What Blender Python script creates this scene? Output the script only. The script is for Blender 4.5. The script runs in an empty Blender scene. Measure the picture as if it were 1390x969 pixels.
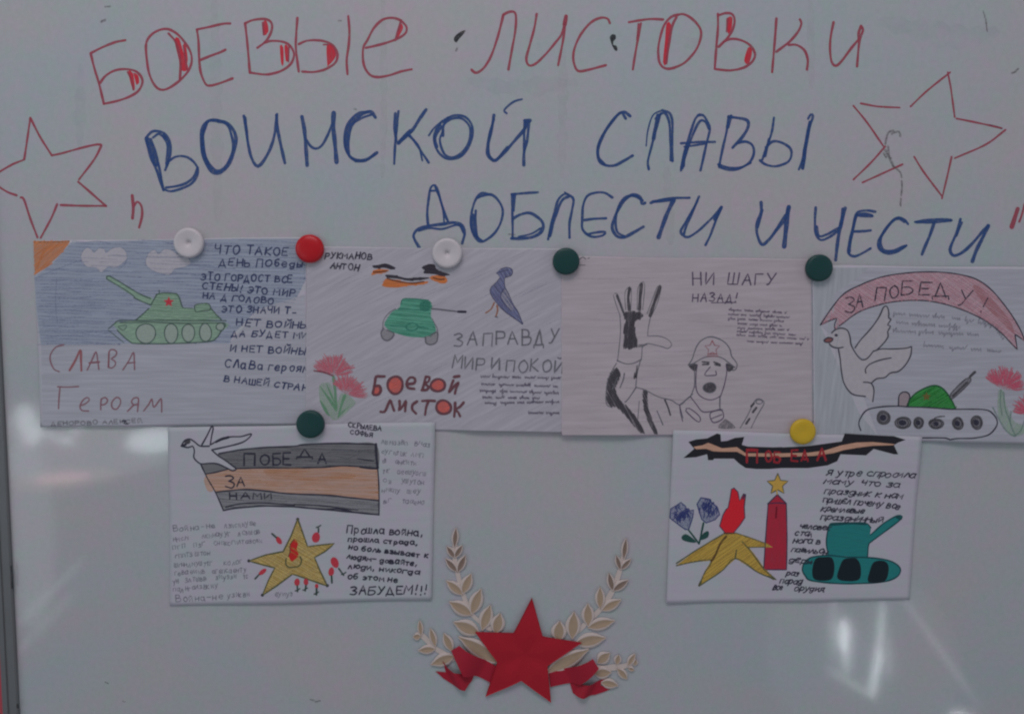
import bpy, bmesh, math, random
from mathutils import Vector, geometry
random.seed(7)
SC = bpy.context.scene
COL = SC.collection

# ------------------------------------------------------------------ camera
S = 0.00084                 # metres per photo pixel at the middle of the board
FPX = 1160.0                # focal length in photo pixels
PITCH = math.radians(4.7)
DIST = FPX * S
BZ = 1.50                   # height of the board's middle
CY = -DIST * math.cos(PITCH)
CZ = BZ + DIST * math.sin(PITCH)
cam = bpy.data.cameras.new("camera")
cam.sensor_width = 36.0
cam.lens = FPX / 1390.0 * 36.0
cam.clip_start = 0.05
cam.clip_end = 100
camo = bpy.data.objects.new("camera", cam)
COL.objects.link(camo)
camo.location = (0, CY, CZ)
camo.rotation_euler = (math.radians(90) - PITCH, 0, 0)
SC.camera = camo
SC.render.resolution_x, SC.render.resolution_y = 1024, 713
SC.view_settings.view_transform = 'Standard'
SC.view_settings.look = 'None'
SC.view_settings.exposure = 0.0
SC.view_settings.gamma = 1.0
SC.cycles.filter_width = 2.2
SC.cycles.transparent_max_bounces = 24
SC.cycles.max_bounces = 6
SC.cycles.use_denoising = True
SC.cycles.seed = 3

_cp, _sp = math.cos(PITCH), math.sin(PITCH)
def board_point(x, y):
    """photo pixel -> (X, Z) on the board's face (the plane y = 0)"""
    dx = (x - 695.0) / FPX
    dy = -(y - 484.5) / FPX
    fy = _cp + dy * _sp
    fz = -_sp + dy * _cp
    t = -CY / fy
    return t * dx, CZ + t * fz

# ------------------------------------------------------------------ light
w = bpy.data.worlds.new("World")
SC.world = w
w.use_nodes = True
w.node_tree.nodes['Background'].inputs[0].default_value = (0.84, 0.87, 0.97, 1)
w.node_tree.nodes['Background'].inputs[1].default_value = 0.225

def area(name, loc, aim, sx, sy, power, color, spread=180):
    l = bpy.data.lights.new(name, 'AREA')
    l.shape = 'RECTANGLE'; l.size = sx; l.size_y = sy
    l.energy = power; l.color = color; l.spread = math.radians(spread)
    o = bpy.data.objects.new(name, l); COL.objects.link(o)
    o.location = loc
    o.rotation_euler = (Vector(aim) - Vector(loc)).to_track_quat('-Z', 'Y').to_euler()
    return o
def mirrored(px, py, dist):
    """where a light has to be for its reflection to be seen at that spot of the board"""
    X, Z = board_point(px, py)
    k = (-CY + dist) / -CY
    return (X * k, -dist, CZ + (Z - CZ) * k)

area("ceiling_light", (-0.25, -1.35, 3.25), (0, 0, 1.45), 1.5, 0.7, 15.0, (1.0, 0.895, 0.925))
area("window_light", (-2.6, -1.5, 1.9), (-0.3, 0, 1.5), 1.2, 1.4, 5.6, (0.66, 0.96, 1.0))
area("side_window_light", (2.9, -1.6, 1.8), (0.5, 0, 1.5), 1.0, 1.4, 4.4, (0.78, 0.92, 1.0))
def glint(name, px, py, wpx, hpx, power, color, dist=2.2, turn=0):
    k = (-CY + dist) / -CY * S
    P = mirrored(px, py, dist)
    X, Z = board_point(px, py)
    o = area(name, P, (X, 0, Z), wpx * k, hpx * k, power * math.pi * wpx * hpx * k * k, color)
    o.data.shape = 'ELLIPSE'
    if turn: o.rotation_euler.rotate_axis('Z', math.radians(turn))
    return o

# ------------------------------------------------------------------ materials
MATS = {}
def newmat(name):
    m = bpy.data.materials.new(name); m.use_nodes = True
    nt = m.node_tree
    return m, nt, nt.nodes['Principled BSDF']
def N(nt, t, **kw):
    n = nt.nodes.new(t)
    for k, v in kw.items():
        if hasattr(n, k): setattr(n, k, v)
        else: n.inputs[k].default_value = v
    return n
def ink(name, col, alpha=0.95, grain=0.15, scale=700, stretch=1.0, angle=0.0, rough=0.55, spec=0.3):
    """ink, crayon or pencil: cover broken up by a (stretched) grain"""
    if name in MATS: return MATS[name]
    m, nt, b = newmat(name)
    b.inputs['Base Color'].default_value = (*col, 1)
    b.inputs['Roughness'].default_value = rough
    b.inputs['Specular IOR Level'].default_value = spec
    tc = N(nt, 'ShaderNodeTexCoord')
    mp = N(nt, 'ShaderNodeMapping')
    mp.inputs['Rotation'].default_value = (0, angle, 0)
    mp2 = N(nt, 'ShaderNodeMapping')
    mp2.inputs['Scale'].default_value = (scale / stretch, scale, scale)
    nz = N(nt, 'ShaderNodeTexNoise'); nz.inputs['Scale'].default_value = 1.0
    nz.inputs['Detail'].default_value = 3.0
    mr = N(nt, 'ShaderNodeMapRange')
    mr.inputs['From Min'].default_value = 0.32; mr.inputs['From Max'].default_value = 0.68
    mr.inputs['To Min'].default_value = max(0, alpha - grain)
    mr.inputs['To Max'].default_value = min(1, alpha + grain)
    L = nt.links.new
    L(tc.outputs['Object'], mp.inputs[0]); L(mp.outputs[0], mp2.inputs[0]); L(mp2.outputs[0], nz.inputs['Vector'])
    L(nz.outputs[0], mr.inputs[0]); L(mr.outputs[0], b.inputs['Alpha'])
    MATS[name] = m
    return m
def solid_mat(name, col, rough=0.5, spec=0.5, vary=0.06, scale=60, bump=0.0, metal=0.0):
    if name in MATS: return MATS[name]
    m, nt, b = newmat(name)
    L = nt.links.new
    tc = N(nt, 'ShaderNodeTexCoord')
    nz = N(nt, 'ShaderNodeTexNoise'); nz.inputs['Scale'].default_value = scale; nz.inputs['Detail'].default_value = 5
    L(tc.outputs['Object'], nz.inputs['Vector'])
    mx = N(nt, 'ShaderNodeMix', data_type='RGBA')
    mx.inputs[6].default_value = (*[c * (1 - vary) for c in col], 1)
    mx.inputs[7].default_value = (*[min(1, c * (1 + vary)) for c in col], 1)
    L(nz.outputs[0], mx.inputs[0]); L(mx.outputs[2], b.inputs['Base Color'])
    b.inputs['Roughness'].default_value = rough
    b.inputs['Specular IOR Level'].default_value = spec
    b.inputs['Metallic'].default_value = metal
    if bump:
        bp = N(nt, 'ShaderNodeBump'); bp.inputs['Strength'].default_value = bump; bp.inputs['Distance'].default_value = 0.0004
        nz2 = N(nt, 'ShaderNodeTexNoise'); nz2.inputs['Scale'].default_value = 500
        L(tc.outputs['Object'], nz2.inputs['Vector']); L(nz2.outputs[0], bp.inputs['Height']); L(bp.outputs[0], b.inputs['Normal'])
    MATS[name] = m
    return m
def mottle(nt, tc, src, scale, amt):
    """faint uneven tint, imitating the colour noise of a camera"""
    L = nt.links.new
    nz = N(nt, 'ShaderNodeTexNoise'); nz.inputs['Scale'].default_value = scale; nz.inputs['Detail'].default_value = 2
    L(tc.outputs['Object'], nz.inputs['Vector'])
    r = N(nt, 'ShaderNodeValToRGB')
    r.color_ramp.elements[0].position = 0.38; r.color_ramp.elements[0].color = (1 - amt, 1 + amt * .6, 1 - amt * .2, 1)
    r.color_ramp.elements[1].position = 0.62; r.color_ramp.elements[1].color = (1 + amt, 1 - amt * .6, 1 + amt * .8, 1)
    L(nz.outputs[0], r.inputs[0])
    m = N(nt, 'ShaderNodeVectorMath', operation='MULTIPLY')
    L(src, m.inputs[0]); L(r.outputs[0], m.inputs[1])
    return m.outputs[0]
def board_mat():
    m, nt, b = newmat('whiteboard_enamel')
    L = nt.links.new
    tc = N(nt, 'ShaderNodeTexCoord')
    # wiped-off marker dust and camera colour noise: broad, faint bluish and rosy smears
    mp = N(nt, 'ShaderNodeMapping'); mp.inputs['Scale'].default_value = (2.6, 1, 4.2); mp.inputs['Rotation'].default_value = (0, 0.5, 0)
    n1 = N(nt, 'ShaderNodeTexNoise'); n1.inputs['Scale'].default_value = 1.6; n1.inputs['Detail'].default_value = 4
    n1.inputs['Distortion'].default_value = 0.6
    L(tc.outputs['Object'], mp.inputs[0]); L(mp.outputs[0], n1.inputs['Vector'])
    r1 = N(nt, 'ShaderNodeValToRGB')
    r1.color_ramp.elements[0].position = 0.36; r1.color_ramp.elements[0].color = (0.490, 0.545, 0.560, 1)
    r1.color_ramp.elements[1].position = 0.64; r1.color_ramp.elements[1].color = (0.548, 0.530, 0.545, 1)
    L(n1.outputs[0], r1.inputs[0])
    n2 = N(nt, 'ShaderNodeTexNoise'); n2.inputs['Scale'].default_value = 190; n2.inputs['Detail'].default_value = 3
    L(tc.outputs['Object'], n2.inputs['Vector'])
    r2 = N(nt, 'ShaderNodeMapRange'); r2.inputs['To Min'].default_value = 0.93; r2.inputs['To Max'].default_value = 1.07
    L(n2.outputs[0], r2.inputs[0])
    mx = N(nt, 'ShaderNodeVectorMath', operation='SCALE')
    L(r1.outputs[0], mx.inputs[0]); L(r2.outputs[0], mx.inputs['Scale'])
    L(mottle(nt, tc, mottle(nt, tc, mx.outputs[0], 85, .035), 22, .025), b.inputs['Base Color'])
    b.inputs['Specular IOR Level'].default_value = 0.5
    n3 = N(nt, 'ShaderNodeTexNoise'); n3.inputs['Scale'].default_value = 9; n3.inputs['Detail'].default_value = 5
    L(tc.outputs['Object'], n3.inputs['Vector'])
    r3 = N(nt, 'ShaderNodeMapRange'); r3.inputs['To Min'].default_value = 0.045; r3.inputs['To Max'].default_value = 0.085
    L(n3.outputs[0], r3.inputs[0]); L(r3.outputs[0], b.inputs['Roughness'])
    n4 = N(nt, 'ShaderNodeTexNoise'); n4.inputs['Scale'].default_value = 14; n4.inputs['Detail'].default_value = 2
    L(tc.outputs['Object'], n4.inputs['Vector'])
    bp = N(nt, 'ShaderNodeBump'); bp.inputs['Strength'].default_value = 0.05; bp.inputs['Distance'].default_value = 0.001
    L(n4.outputs[0], bp.inputs['Height']); L(bp.outputs[0], b.inputs['Normal'])
    return m
M_BOARD = board_mat()
M_ALU = solid_mat('brushed_aluminium', (0.20, 0.21, 0.215), 0.45, 0.5, 0.08, 30, metal=0.35)
M_WALL = solid_mat('red_wall_paint', (0.62, 0.10, 0.13), 0.7, 0.3, 0.10, 8, bump=0.3)
M_RED = ink('red_marker', (0.46, 0.085, 0.125), 0.80, 0.24, 330)
M_REDF = ink('red_marker_fill', (0.78, 0.035, 0.065), 0.86, 0.22, 500, 6, 1.45)
M_BLUE = ink('blue_marker', (0.036, 0.095, 0.29), 0.80, 0.24, 330)
M_DARKM = ink('dark_marker', (0.09, 0.10, 0.17), 0.85, 0.2, 500)
M_BLK = ink('black_blot', (0.03, 0.035, 0.04), 0.85, 0.25, 500)
M_SMEAR = ink('grey_brown_smear', (0.19, 0.17, 0.17), 0.38, 0.28, 600)
PEN = ink('black_pen', (0.045, 0.045, 0.075), 0.90, 0.12, 700)
PENB = ink('blue_black_pen', (0.055, 0.07, 0.17), 0.88, 0.14, 700)
PENP = ink('violet_grey_pen', (0.13, 0.10, 0.17), 0.74, 0.22, 900)
PENC = ink('pencil', (0.20, 0.20, 0.235), 0.72, 0.25, 900)
PENF = ink('faint_pencil', (0.25, 0.25, 0.31), 0.50, 0.30, 900)

# ------------------------------------------------------------------ drawing tools (photo pixels -> board)
class Crop:
    """coordinates read off an enlarged crop of the photo"""
    def __init__(s, x0, y0, x1, W): s.x0, s.y0, s.k = x0, y0, (x1 - x0) / W
    def __call__(s, txt):
        out = []
        for t in txt.split():
            a, b = t.split(','); out.append((s.x0 + float(a) * s.k, s.y0 + float(b) * s.k))
        return out
PX = Crop(0, 0, 1, 1)
def spline(pts, step=2.5):
    """Catmull-Rom through the points; a repeated point is a sharp corner"""
    runs, cur = [], [pts[0]]
    for p in pts[1:]:
        if abs(p[0] - cur[-1][0]) + abs(p[1] - cur[-1][1]) < 1e-6:
            runs.append(cur); cur = [p]
        else: cur.append(p)
    runs.append(cur)
    out = []
    for r in runs:
        if len(r) == 1:
            if len(runs) == 1: out += r
            continue
        if len(r) == 2:
            seg = [r[0], r[1]]; out += resample(seg, step); continue
        n = len(r)
        closed = abs(r[0][0] - r[-1][0]) + abs(r[0][1] - r[-1][1]) < 1e-6
        for i in range(n - 1):
            p1, p2 = r[i], r[i + 1]
            p0 = r[i - 1] if i else (r[n - 2] if closed else (2 * p1[0] - p2[0], 2 * p1[1] - p2[1]))
            p3 = r[i + 2] if i + 2 < n else (r[1] if closed else (2 * p2[0] - p1[0], 2 * p2[1] - p1[1]))
            d = math.hypot(p2[0] - p1[0], p2[1] - p1[1]); k = max(2, int(d / step))
            for j in range(k):
                t = j / k; t2 = t * t; t3 = t2 * t
                out.append(tuple(0.5 * (2 * p1[c] + (p2[c] - p0[c]) * t + (2 * p0[c] - 5 * p1[c] + 4 * p2[c] - p3[c]) * t2
                                        + (3 * p1[c] - p0[c] - 3 * p2[c] + p3[c]) * t3) for c in (0, 1)))
        out.append(r[-1])
    return out
def resample(pts, step):
    out = [pts[0]]
    for a, b in zip(pts, pts[1:]):
        d = math.hypot(b[0] - a[0], b[1] - a[1]); k = max(1, int(d / step))
        for j in range(1, k + 1): out.append((a[0] + (b[0] - a[0]) * j / k, a[1] + (b[1] - a[1]) * j / k))
    return out
def ellipse(cx, cy, rx, ry, n=22, rot=0, wob=0.03):
    c, s = math.cos(rot), math.sin(rot); out = []
    ph = random.random() * 6
    for i in range(n):
        a = i / n * 2 * math.pi; r = 1 + wob * math.sin(2 * a + ph) + wob * 0.7 * math.sin(3 * a + 2 * ph)
        x, y = rx * r * math.cos(a), ry * r * math.sin(a)
        out.append((cx + x * c - y * s, cy + x * s + y * c))
    return out
def star_pts(cx, cy, R, r, rot=0):
    out = []
    for i in range(10):
        a = -math.pi / 2 + rot + i * math.pi / 5; q = R if i % 2 == 0 else r
        out.append((cx + q * math.cos(a), cy + q * math.sin(a)))
    return out

class Thing:
    def __init__(s, name, x, y, label, cat, group=None, h0=0.0, hf=None):
        s.hf = hf or (lambda x, y: h0)
        X, Z = board_point(x, y)
        s.o = bpy.data.objects.new(name, None); COL.objects.link(s.o)
        s.loc = Vector((X, -s.hf(x, y) / 1000.0, Z)); s.o.location = s.loc
        s.o.empty_display_size = 0.02
        s.o['label'] = label; s.o['category'] = cat
        if group: s.o['group'] = group
        s.layer = 0.06
    def sub(s, name, parent=None, label=None):
        """a part that only groups its pieces"""
        o = bpy.data.objects.new(name, None); COL.objects.link(o); o.parent = parent or s.o
        o.empty_display_size = 0.01
        if label: o['label'] = label
        return o
class Draw:
    """collects fills and strokes of one part and links them as one mesh"""
    def __init__(s, th): s.th = th; s.v = []; s.f = []; s.mi = []; s.m = []; s.n = 0; s.smooth = False
    def mat(s, m):
        if m not in s.m: s.m.append(m)
        return s.m.index(m)
    def fill(s, pts, mat, curve=True, step=13.0):
        if curve: pts = spline(pts + [pts[0]], 3.0)[:-1]
        s.th.layer += 0.010
        z = s.th.layer
        bm = bmesh.new()
        # drop near-duplicate points
        q = []
        for p in pts:
            if not q or math.hypot(p[0] - q[-1][0], p[1] - q[-1][1]) > 0.05: q.append(p)
        tris = geometry.tessellate_polygon([[Vector((p[0], p[1], 0)) for p in q]])
        vs = [bm.verts.new((p[0], p[1], 0)) for p in q]
        for t in tris:
            try: bm.faces.new([vs[i] for i in t])
            except ValueError: pass
        for _ in range(6):
            es = [e for e in bm.edges if e.calc_length() > step]
            if not es: break
            bmesh.ops.subdivide_edges(bm, edges=es, cuts=1)
            bmesh.ops.triangulate(bm, faces=bm.faces[:])
        b = len(s.v); bm.verts.index_update()
        for v in bm.verts: s.v.append((v.co.x, v.co.y, s.th.hf(v.co.x, v.co.y) + z))
        k = s.mat(mat)
        for f in bm.faces: s.f.append([b + v.index for v in f.verts]); s.mi.append(k)
        bm.free()
        return s
    def line(s, pts, w, mat, curve=True, jit=0.10, taper=0.0, close=False):
        if close: pts = pts + [pts[0]]
        pts = spline(pts, 2.2) if curve else resample(pts, 5.0)
        q = [pts[0]]
        for p in pts[1:]:
            if math.hypot(p[0] - q[-1][0], p[1] - q[-1][1]) > 0.25: q.append(p)
        if len(q) < 2: q.append((q[0][0] + w * 0.5, q[0][1]))
        n = len(q); k = s.mat(mat)
        s.n += 1
        z = s.th.layer + 0.015 + 0.006 * (s.n % 7)
        L, R = [], []
        ph = random.random() * 9
        dirs = []
        for i in range(n):
            a = q[max(0, i - 1)]; b = q[min(n - 1, i + 1)]
            dx, dy = b[0] - a[0], b[1] - a[1]; d = math.hypot(dx, dy) or 1
            dirs.append((dx / d, dy / d))
        base = len(s.v)
        def put(x, y, dz): s.v.append((x, y, s.th.hf(x, y) + z + dz))
        for i, (p, d) in enumerate(zip(q, dirs)):
            hw = 0.5 * w * (1 + jit * math.sin(i * 0.5 + ph) + jit * 0.6 * math.sin(i * 0.17 + 2 * ph))
            if taper:
                e = min(i, n - 1 - i) / max(1, n * 0.3)
                hw *= 1 - taper * (1 - min(1, e))
            dz = 0.005 * i / n
            put(p[0] - d[1] * hw, p[1] + d[0] * hw, dz); put(p[0] + d[1] * hw, p[1] - d[0] * hw, dz)
        for i in range(n - 1):
            s.f.append([base + 2 * i, base + 2 * i + 1, base + 2 * i + 3, base + 2 * i + 2]); s.mi.append(k)
        for end in (0, n - 1):                                   # round caps
            p, d = q[end], dirs[end]; sg = -1 if end == 0 else 1
            hw = 0.5 * w * (1 - taper)
            c = len(s.v); m = 4
            for j in range(m - 1):
                a = math.pi * (j + 1) / m
                ux, uy = -d[1] * math.cos(a) + sg * d[0] * math.sin(a), d[0] * math.cos(a) + sg * d[1] * math.sin(a)
                put(p[0] + ux * hw, p[1] + uy * hw, 0.005 if end else 0)
            s.f.append([base + 2 * end] + [c + j for j in range(m - 1)] + [base + 2 * end + 1]); s.mi.append(k)
        return s
    def hatch(s, pts, ang, gap, w, mat, curve=True, over=0.6):
        """crayon strokes laid side by side inside an outline"""
        if curve: pts = spline(pts + [pts[0]], 3.0)[:-1]
        a = math.radians(ang); c, sn = math.cos(a), math.sin(a)
        R = [(x * c + y * sn, -x * sn + y * c) for x, y in pts]
        y = min(p[1] for p in R) + gap * 0.6; top = max(p[1] for p in R)
        s.th.layer += 0.006
        while y < top:
            yy = y + random.uniform(-.3, .3) * gap
            xs = sorted(p[0] + (yy - p[1]) * (q[0] - p[0]) / (q[1] - p[1]) for p, q in zip(R, R[1:] + R[:1]) if (p[1] <= yy) != (q[1] <= yy))
            for x0, x1 in zip(xs[::2], xs[1::2]):
                if x1 - x0 < w: continue
                x = x0 - random.uniform(0, over)
                while x < x1 - w:
                    e = min(x1 + random.uniform(0, over), x + random.uniform(18, 60))
                    if x1 - e < 8: e = x1 + random.uniform(-.5, over)
                    d = random.uniform(-.35, .35) * gap
                    P = [(x, yy), ((x + e) / 2, yy + d * .6), (e, yy + d)]
                    s.line([(px * c - py * sn, px * sn + py * c) for px, py in P], w * random.uniform(.6, 1.25), mat, jit=.25, taper=.4)
                    x = e + random.uniform(-4, 1.5)
            y += gap * random.uniform(.75, 1.3)
        return s
    def crayon(s, pts, ang, gap, w, mat, under=None, curve=True):
        s.fill(pts, under or mat, curve=curve); return s.hatch(pts, ang, gap, w, mat, curve)
    def build(s, name, parent=None, label=None):
        th = s.th
        me = bpy.data.meshes.new(name)
        co = []
        for x, y, h in s.v:
            X, Z = board_point(x, y); co.append((X - th.loc.x, -h / 1000.0 - th.loc.y, Z - th.loc.z))
        me.from_pydata(co, [], s.f)
        for m in s.m: me.materials.append(m)
        me.polygons.foreach_set('material_index', s.mi)
        if s.smooth: me.polygons.foreach_set('use_smooth', [True] * len(me.polygons))
        o = bpy.data.objects.new(name, me); COL.objects.link(o)
        o.parent = parent or th.o
        if label: o['label'] = label
        return o

# single-stroke hand lettering
GL = {
'А':(6,"0,0 3,10 6,0|1,4 5,4"),'Б':(6,"5.5,10 0,10 0,0|~0,5.5 4,5.5 6,3 4,0 0,0"),
'В':(5.5,"0,0 0,10|~0,10 4,9.5 4,6 0,5.3|~0,5.3 5.5,4.5 5,.5 0,0"),'Г':(5,"0,0 0,10 5,10"),
'Д':(6.5,"0,-2 0,0 6.5,0 6.5,-2|1,0 3.2,10 5.5,0"),'Е':(5,"5,10 0,10 0,0 5,0|0,5 4,5"),
'Ж':(7,"3.5,0 3.5,10|0,10 3.5,5 7,10|0,0 3.5,5 7,0"),'З':(5.5,"~0,9 3,10 5,8 2,5.5|~2,5.5 5.5,3.5 4,.3 0,1"),
'И':(5.5,"0,10 0,0 5.5,10 5.5,0"),'Й':(5.5,"0,10 0,0 5.5,10 5.5,0|~1.2,12.6 2.8,11.6 4.6,12.6"),
'К':(5.2,"0,10 0,0|5,10 0,4.5 5.2,0"),'Л':(5.5,"0,0 2.5,10 3.2,10 5.5,0"),'М':(7,"0,0 .5,10 3.5,4 6.5,10 7,0"),
'Н':(5.5,"0,10 0,0|5.5,10 5.5,0|0,5 5.5,5"),'О':(6,"~3,10 .4,8 0,4 2,0 5,1 6,5 5,9 3,10"),
'П':(5.5,"0,0 0,10 5.5,10 5.5,0"),'Р':(5,"0,0 0,10|~0,10 5,9.5 5,5.5 0,4.5"),
'С':(5.5,"~5.5,8.5 3,10 .3,7 .3,3 3,0 5.5,1.5"),'Т':(6,"0,10 6,10|3,10 3,0"),
'У':(5.5,"0,10 2.8,4.5|~5.5,10 3,4 1.5,.5 0,.3"),'Ф':(7,"3.5,11 3.5,-1|~3.5,9 0,7 1,2.5 3.5,2.5 6.5,3.5 6.5,8 3.5,9"),
'Ч':(5,"~0,10 0,6 2,4.8 5,6|5,10 5,0"),'Ш':(7,"0,10 0,0 7,0 7,10|3.5,10 3.5,0"),
'Ы':(6.5,"0,10 0,0|~0,5 4,4.8 4.5,1.5 3,0 0,0|6.5,10 6.5,0"),'Ь':(4.5,"0,10 0,0|~0,5 4,4.8 4.5,1.5 3,0 0,0"),
'Э':(5.2,"~0,8.5 2.5,10 5.2,7 5.2,3 2.5,0 0,1.5|2,5 5,5"),'Я':(5,"5,0 5,10|~5,10 .5,9.5 .5,5.5 5,5|3,5 0,0"),
'Ю':(7.5,"0,0 0,10|0,5 2,5|~4.8,10 2.5,7 2.5,3 4.8,0 7.2,3 7.2,7 4.8,10"),'Ё':(5,"5,10 0,10 0,0 5,0|0,5 4,5|1,12.4 1.2,12|3.4,12.4 3.6,12"),
'Х':(5.5,"0,10 5.5,0|5.5,10 0,0"),'!':(2,"1.5,10 1.1,4.2|1,.5 1,-.4"),'.':(2,"1,0.6 1,0"),',':(2,"1.2,1 .4,-2"),'-':(4,"0,4 4,4"),'_':(4,"0,1.5 4,1.5"),':':(2,"1,6 1,5.4|1,1 1,.4"),
'а':(4.8,"~4.5,5.6 1.5,6.5 0,3 2,0 4.5,2.5|4.5,6.5 4.5,.3 5.2,0"),'д':(4.8,"~4.5,5.5 1.5,6 0,3 2,0 4.5,2.5|~4.5,6.5 4.3,-2 2,-3 1,-1.5"),
'е':(4.5,"~.5,3.2 4.2,3.5 3.5,6.2 1,5.5 .3,2 2.5,0 4.5,1"),'р':(4.6,"0.5,6.5 0.5,-3|~.5,5.5 3,6.5 4.5,3.5 2.5,0 .5,1.5"),
'у':(4.6,"0,6.5 2.3,1.2|~4.5,6.5 2.5,0 1,-2.8 0,-2.8"),'б':(4.8,"~4.5,10 1,8.5 .2,3 2.2,0 4.4,2.2 3.8,5.4 .8,5"),
}
def glyph(ch):
    if ch in GL: return GL[ch][0], GL[ch][1], 1.0
    up = ch.upper()
    if up in GL: return GL[up][0] * 0.74, GL[up][1], 0.66
    return 4, "", 1.0
def text(d, T, p0, p1, h, w, mat, slant=0.0, jit=0.5, gap=2.9, space=4.5):
    """hand-lettered line fitted between two ends of its baseline, h = height of a capital in photo pixels"""
    adv = []
    x = 0
    for ch in T:
        if ch == ' ': adv.append(x); x += space; continue
        adv.append(x); x += glyph(ch)[0] + gap
    tot = max(1e-3, x - gap)
    L = math.hypot(p1[0] - p0[0], p1[1] - p0[1]); ux, uy = (p1[0] - p0[0]) / L, (p1[1] - p0[1]) / L
    kx = L / tot; ky = h / 10.0
    for ch, a in zip(T, adv):
        if ch == ' ': continue
        W, st, sc = glyph(ch)
        ox, oy, rr = random.gauss(0, jit * 0.6), random.gauss(0, jit), random.gauss(0, 0.05)
        sy = sc * (1 + random.gauss(0, 0.07))
        for q in [q for q in st.split('|') if q]:
            cv = q.startswith('~')
            pts = []
            for t in q.lstrip('~').split():
                gx, gy = map(float, t.split(','))
                gx = gx * (0.74 if sc < 1 else 1) + random.gauss(0, jit * 0.35); gy = gy * sy + random.gauss(0, jit * 0.35)
                gx += a + ox + rr * gy; gy += oy
                X = gx * kx + slant * gy * ky; Y = gy * ky
                pts.append((p0[0] + ux * X + uy * Y, p0[1] + uy * X - ux * Y))
            d.line(pts, w * random.uniform(0.88, 1.12), mat, curve=cv)
    return d
def scribble(d, p0, p1, h, w, mat, slant=0.35, words=True):
    """running script too small to read: joined up-and-down strokes broken into words"""
    L = math.hypot(p1[0] - p0[0], p1[1] - p0[1]); ux, uy = (p1[0] - p0[0]) / L, (p1[1] - p0[1]) / L
    x = 0.0
    while x < L - h * 0.6:
        wl = min(L - x, h * random.uniform(1.8, 5.0)) if words else L
        pts, xx, up = [], x, True
        while xx < x + wl:
            r = random.random()
            yy = (h * random.uniform(0.45, 0.7) if up else h * random.uniform(-0.05, 0.12))
            if r < 0.10 and up: yy = h * 1.05
            if r < 0.10 and not up: yy = -h * 0.45
            pts.append((p0[0] + ux * (xx + slant * yy) + uy * yy, p0[1] + uy * (xx + slant * yy) - ux * yy))
            xx += h * random.uniform(0.18, 0.34); up = not up
        if len(pts) > 1: d.line(pts, w * random.uniform(0.85, 1.15), mat)
        x += wl + h * random.uniform(0.5, 0.9)
    return d
def blurred_print(d, p0, p1, h, w, mat):
    """faint letters too worn to read: separate small strokes, hooks and ovals"""
    L = math.hypot(p1[0] - p0[0], p1[1] - p0[1]); n = max(2, int(L / (h * 0.85)))
    text(d, ''.join(random.choice('аеоништлмпсвкгзу') for _ in range(n)), p0, p1, h * 1.35, w, mat, slant=.1, jit=.9, gap=2.4)
    return d
def boxglyph(d, ch, x0, y0, x1, y1, w, mat, lean=0.0):
    W, st, sc = glyph(ch)
    for q in st.split('|'):
        pts = []
        for t in q.lstrip('~').split():
            gx, gy = map(float, t.split(','))
            fx = gx / W + random.gauss(0, 0.02); fy = gy / (10.0 * sc) + random.gauss(0, 0.02)
            pts.append((x0 + (x1 - x0) * fx + lean * fy * (x1 - x0), y1 - (y1 - y0) * fy))
        d.line(pts, w, mat, curve=q.startswith('~'))

def box_obj(name, lo, hi, mat, parent=None, loc=Vector((0, 0, 0)), bevel=0.0):
    bm = bmesh.new(); bmesh.ops.create_cube(bm, size=1)
    for v in bm.verts:
        v.co = Vector([lo[i] + (v.co[i] + 0.5) * (hi[i] - lo[i]) for i in range(3)]) - loc
    if bevel: bmesh.ops.bevel(bm, geom=bm.edges[:], offset=bevel, segments=2, affect='EDGES')
    me = bpy.data.meshes.new(name); bm.to_mesh(me); bm.free(); me.materials.append(mat)
    o = bpy.data.objects.new(name, me); COL.objects.link(o)
    if parent: o.parent = parent
    return o

# ------------------------------------------------------------------ setting: the wall the board hangs on
wall = box_obj('wall', (-2.6, 0.024, 0.2), (2.9, 0.16, 3.0), M_WALL)
wall['kind'] = 'structure'

# ------------------------------------------------------------------ the whiteboard
XL, _ = board_point(27.5, 969)
XR, ZT, ZB = 0.98, 2.06, 0.94
board = Thing('whiteboard', 695, 484, 'white marker board with red and blue handwritten headings and two red stars', 'whiteboard')
bl = board.loc
box_obj('board_surface', (XL - 0.004, 0.0, ZB - 0.004), (XR + 0.004, 0.018, ZT + 0.004), M_BOARD, board.o, bl)
def rail(name, prof, a, b):
    """a straight length of the frame: profile points (across, towards the room) swept from a to b"""
    bm = bmesh.new(); rows = []
    d = (Vector(b) - Vector(a)).normalized(); side = Vector((d.z, 0, -d.x))
    for P in (a, b): rows.append([bm.verts.new(Vector(P) + side * u + Vector((0, -v, 0)) - bl) for u, v in prof])
    n = len(prof)
    for i in range(n): bm.faces.new((rows[0][i], rows[0][(i + 1) % n], rows[1][(i + 1) % n], rows[1][i]))
    bm.faces.new(rows[0][::-1]); bm.faces.new(rows[1])
    bmesh.ops.recalc_face_normals(bm, faces=bm.faces[:])
    me = bpy.data.meshes.new(name); bm.to_mesh(me); bm.free(); me.materials.append(M_ALU)
    o = bpy.data.objects.new(name, me); COL.objects.link(o); o.parent = board.o
PROF = [(0, -0.019), (0, 0.0035), (0.0012, 0.0050), (0.0085, 0.0056), (0.0096, 0.0036), (0.0108, 0.0036), (0.0118, 0.0052), (0.0180, 0.0040), (0.0195, 0.0020), (0.0195, -0.019)]
rail('frame_rail', PROF, (XL, 0, ZT), (XL, 0, ZB))
rail('frame_rail', PROF, (XR, 0, ZB), (XR, 0, ZT))
rail('frame_rail', PROF, (XR + .0195, 0, ZT), (XL - .0195, 0, ZT))
rail('frame_rail', PROF, (XL - .0195, 0, ZB), (XR + .0195, 0, ZB))
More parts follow.
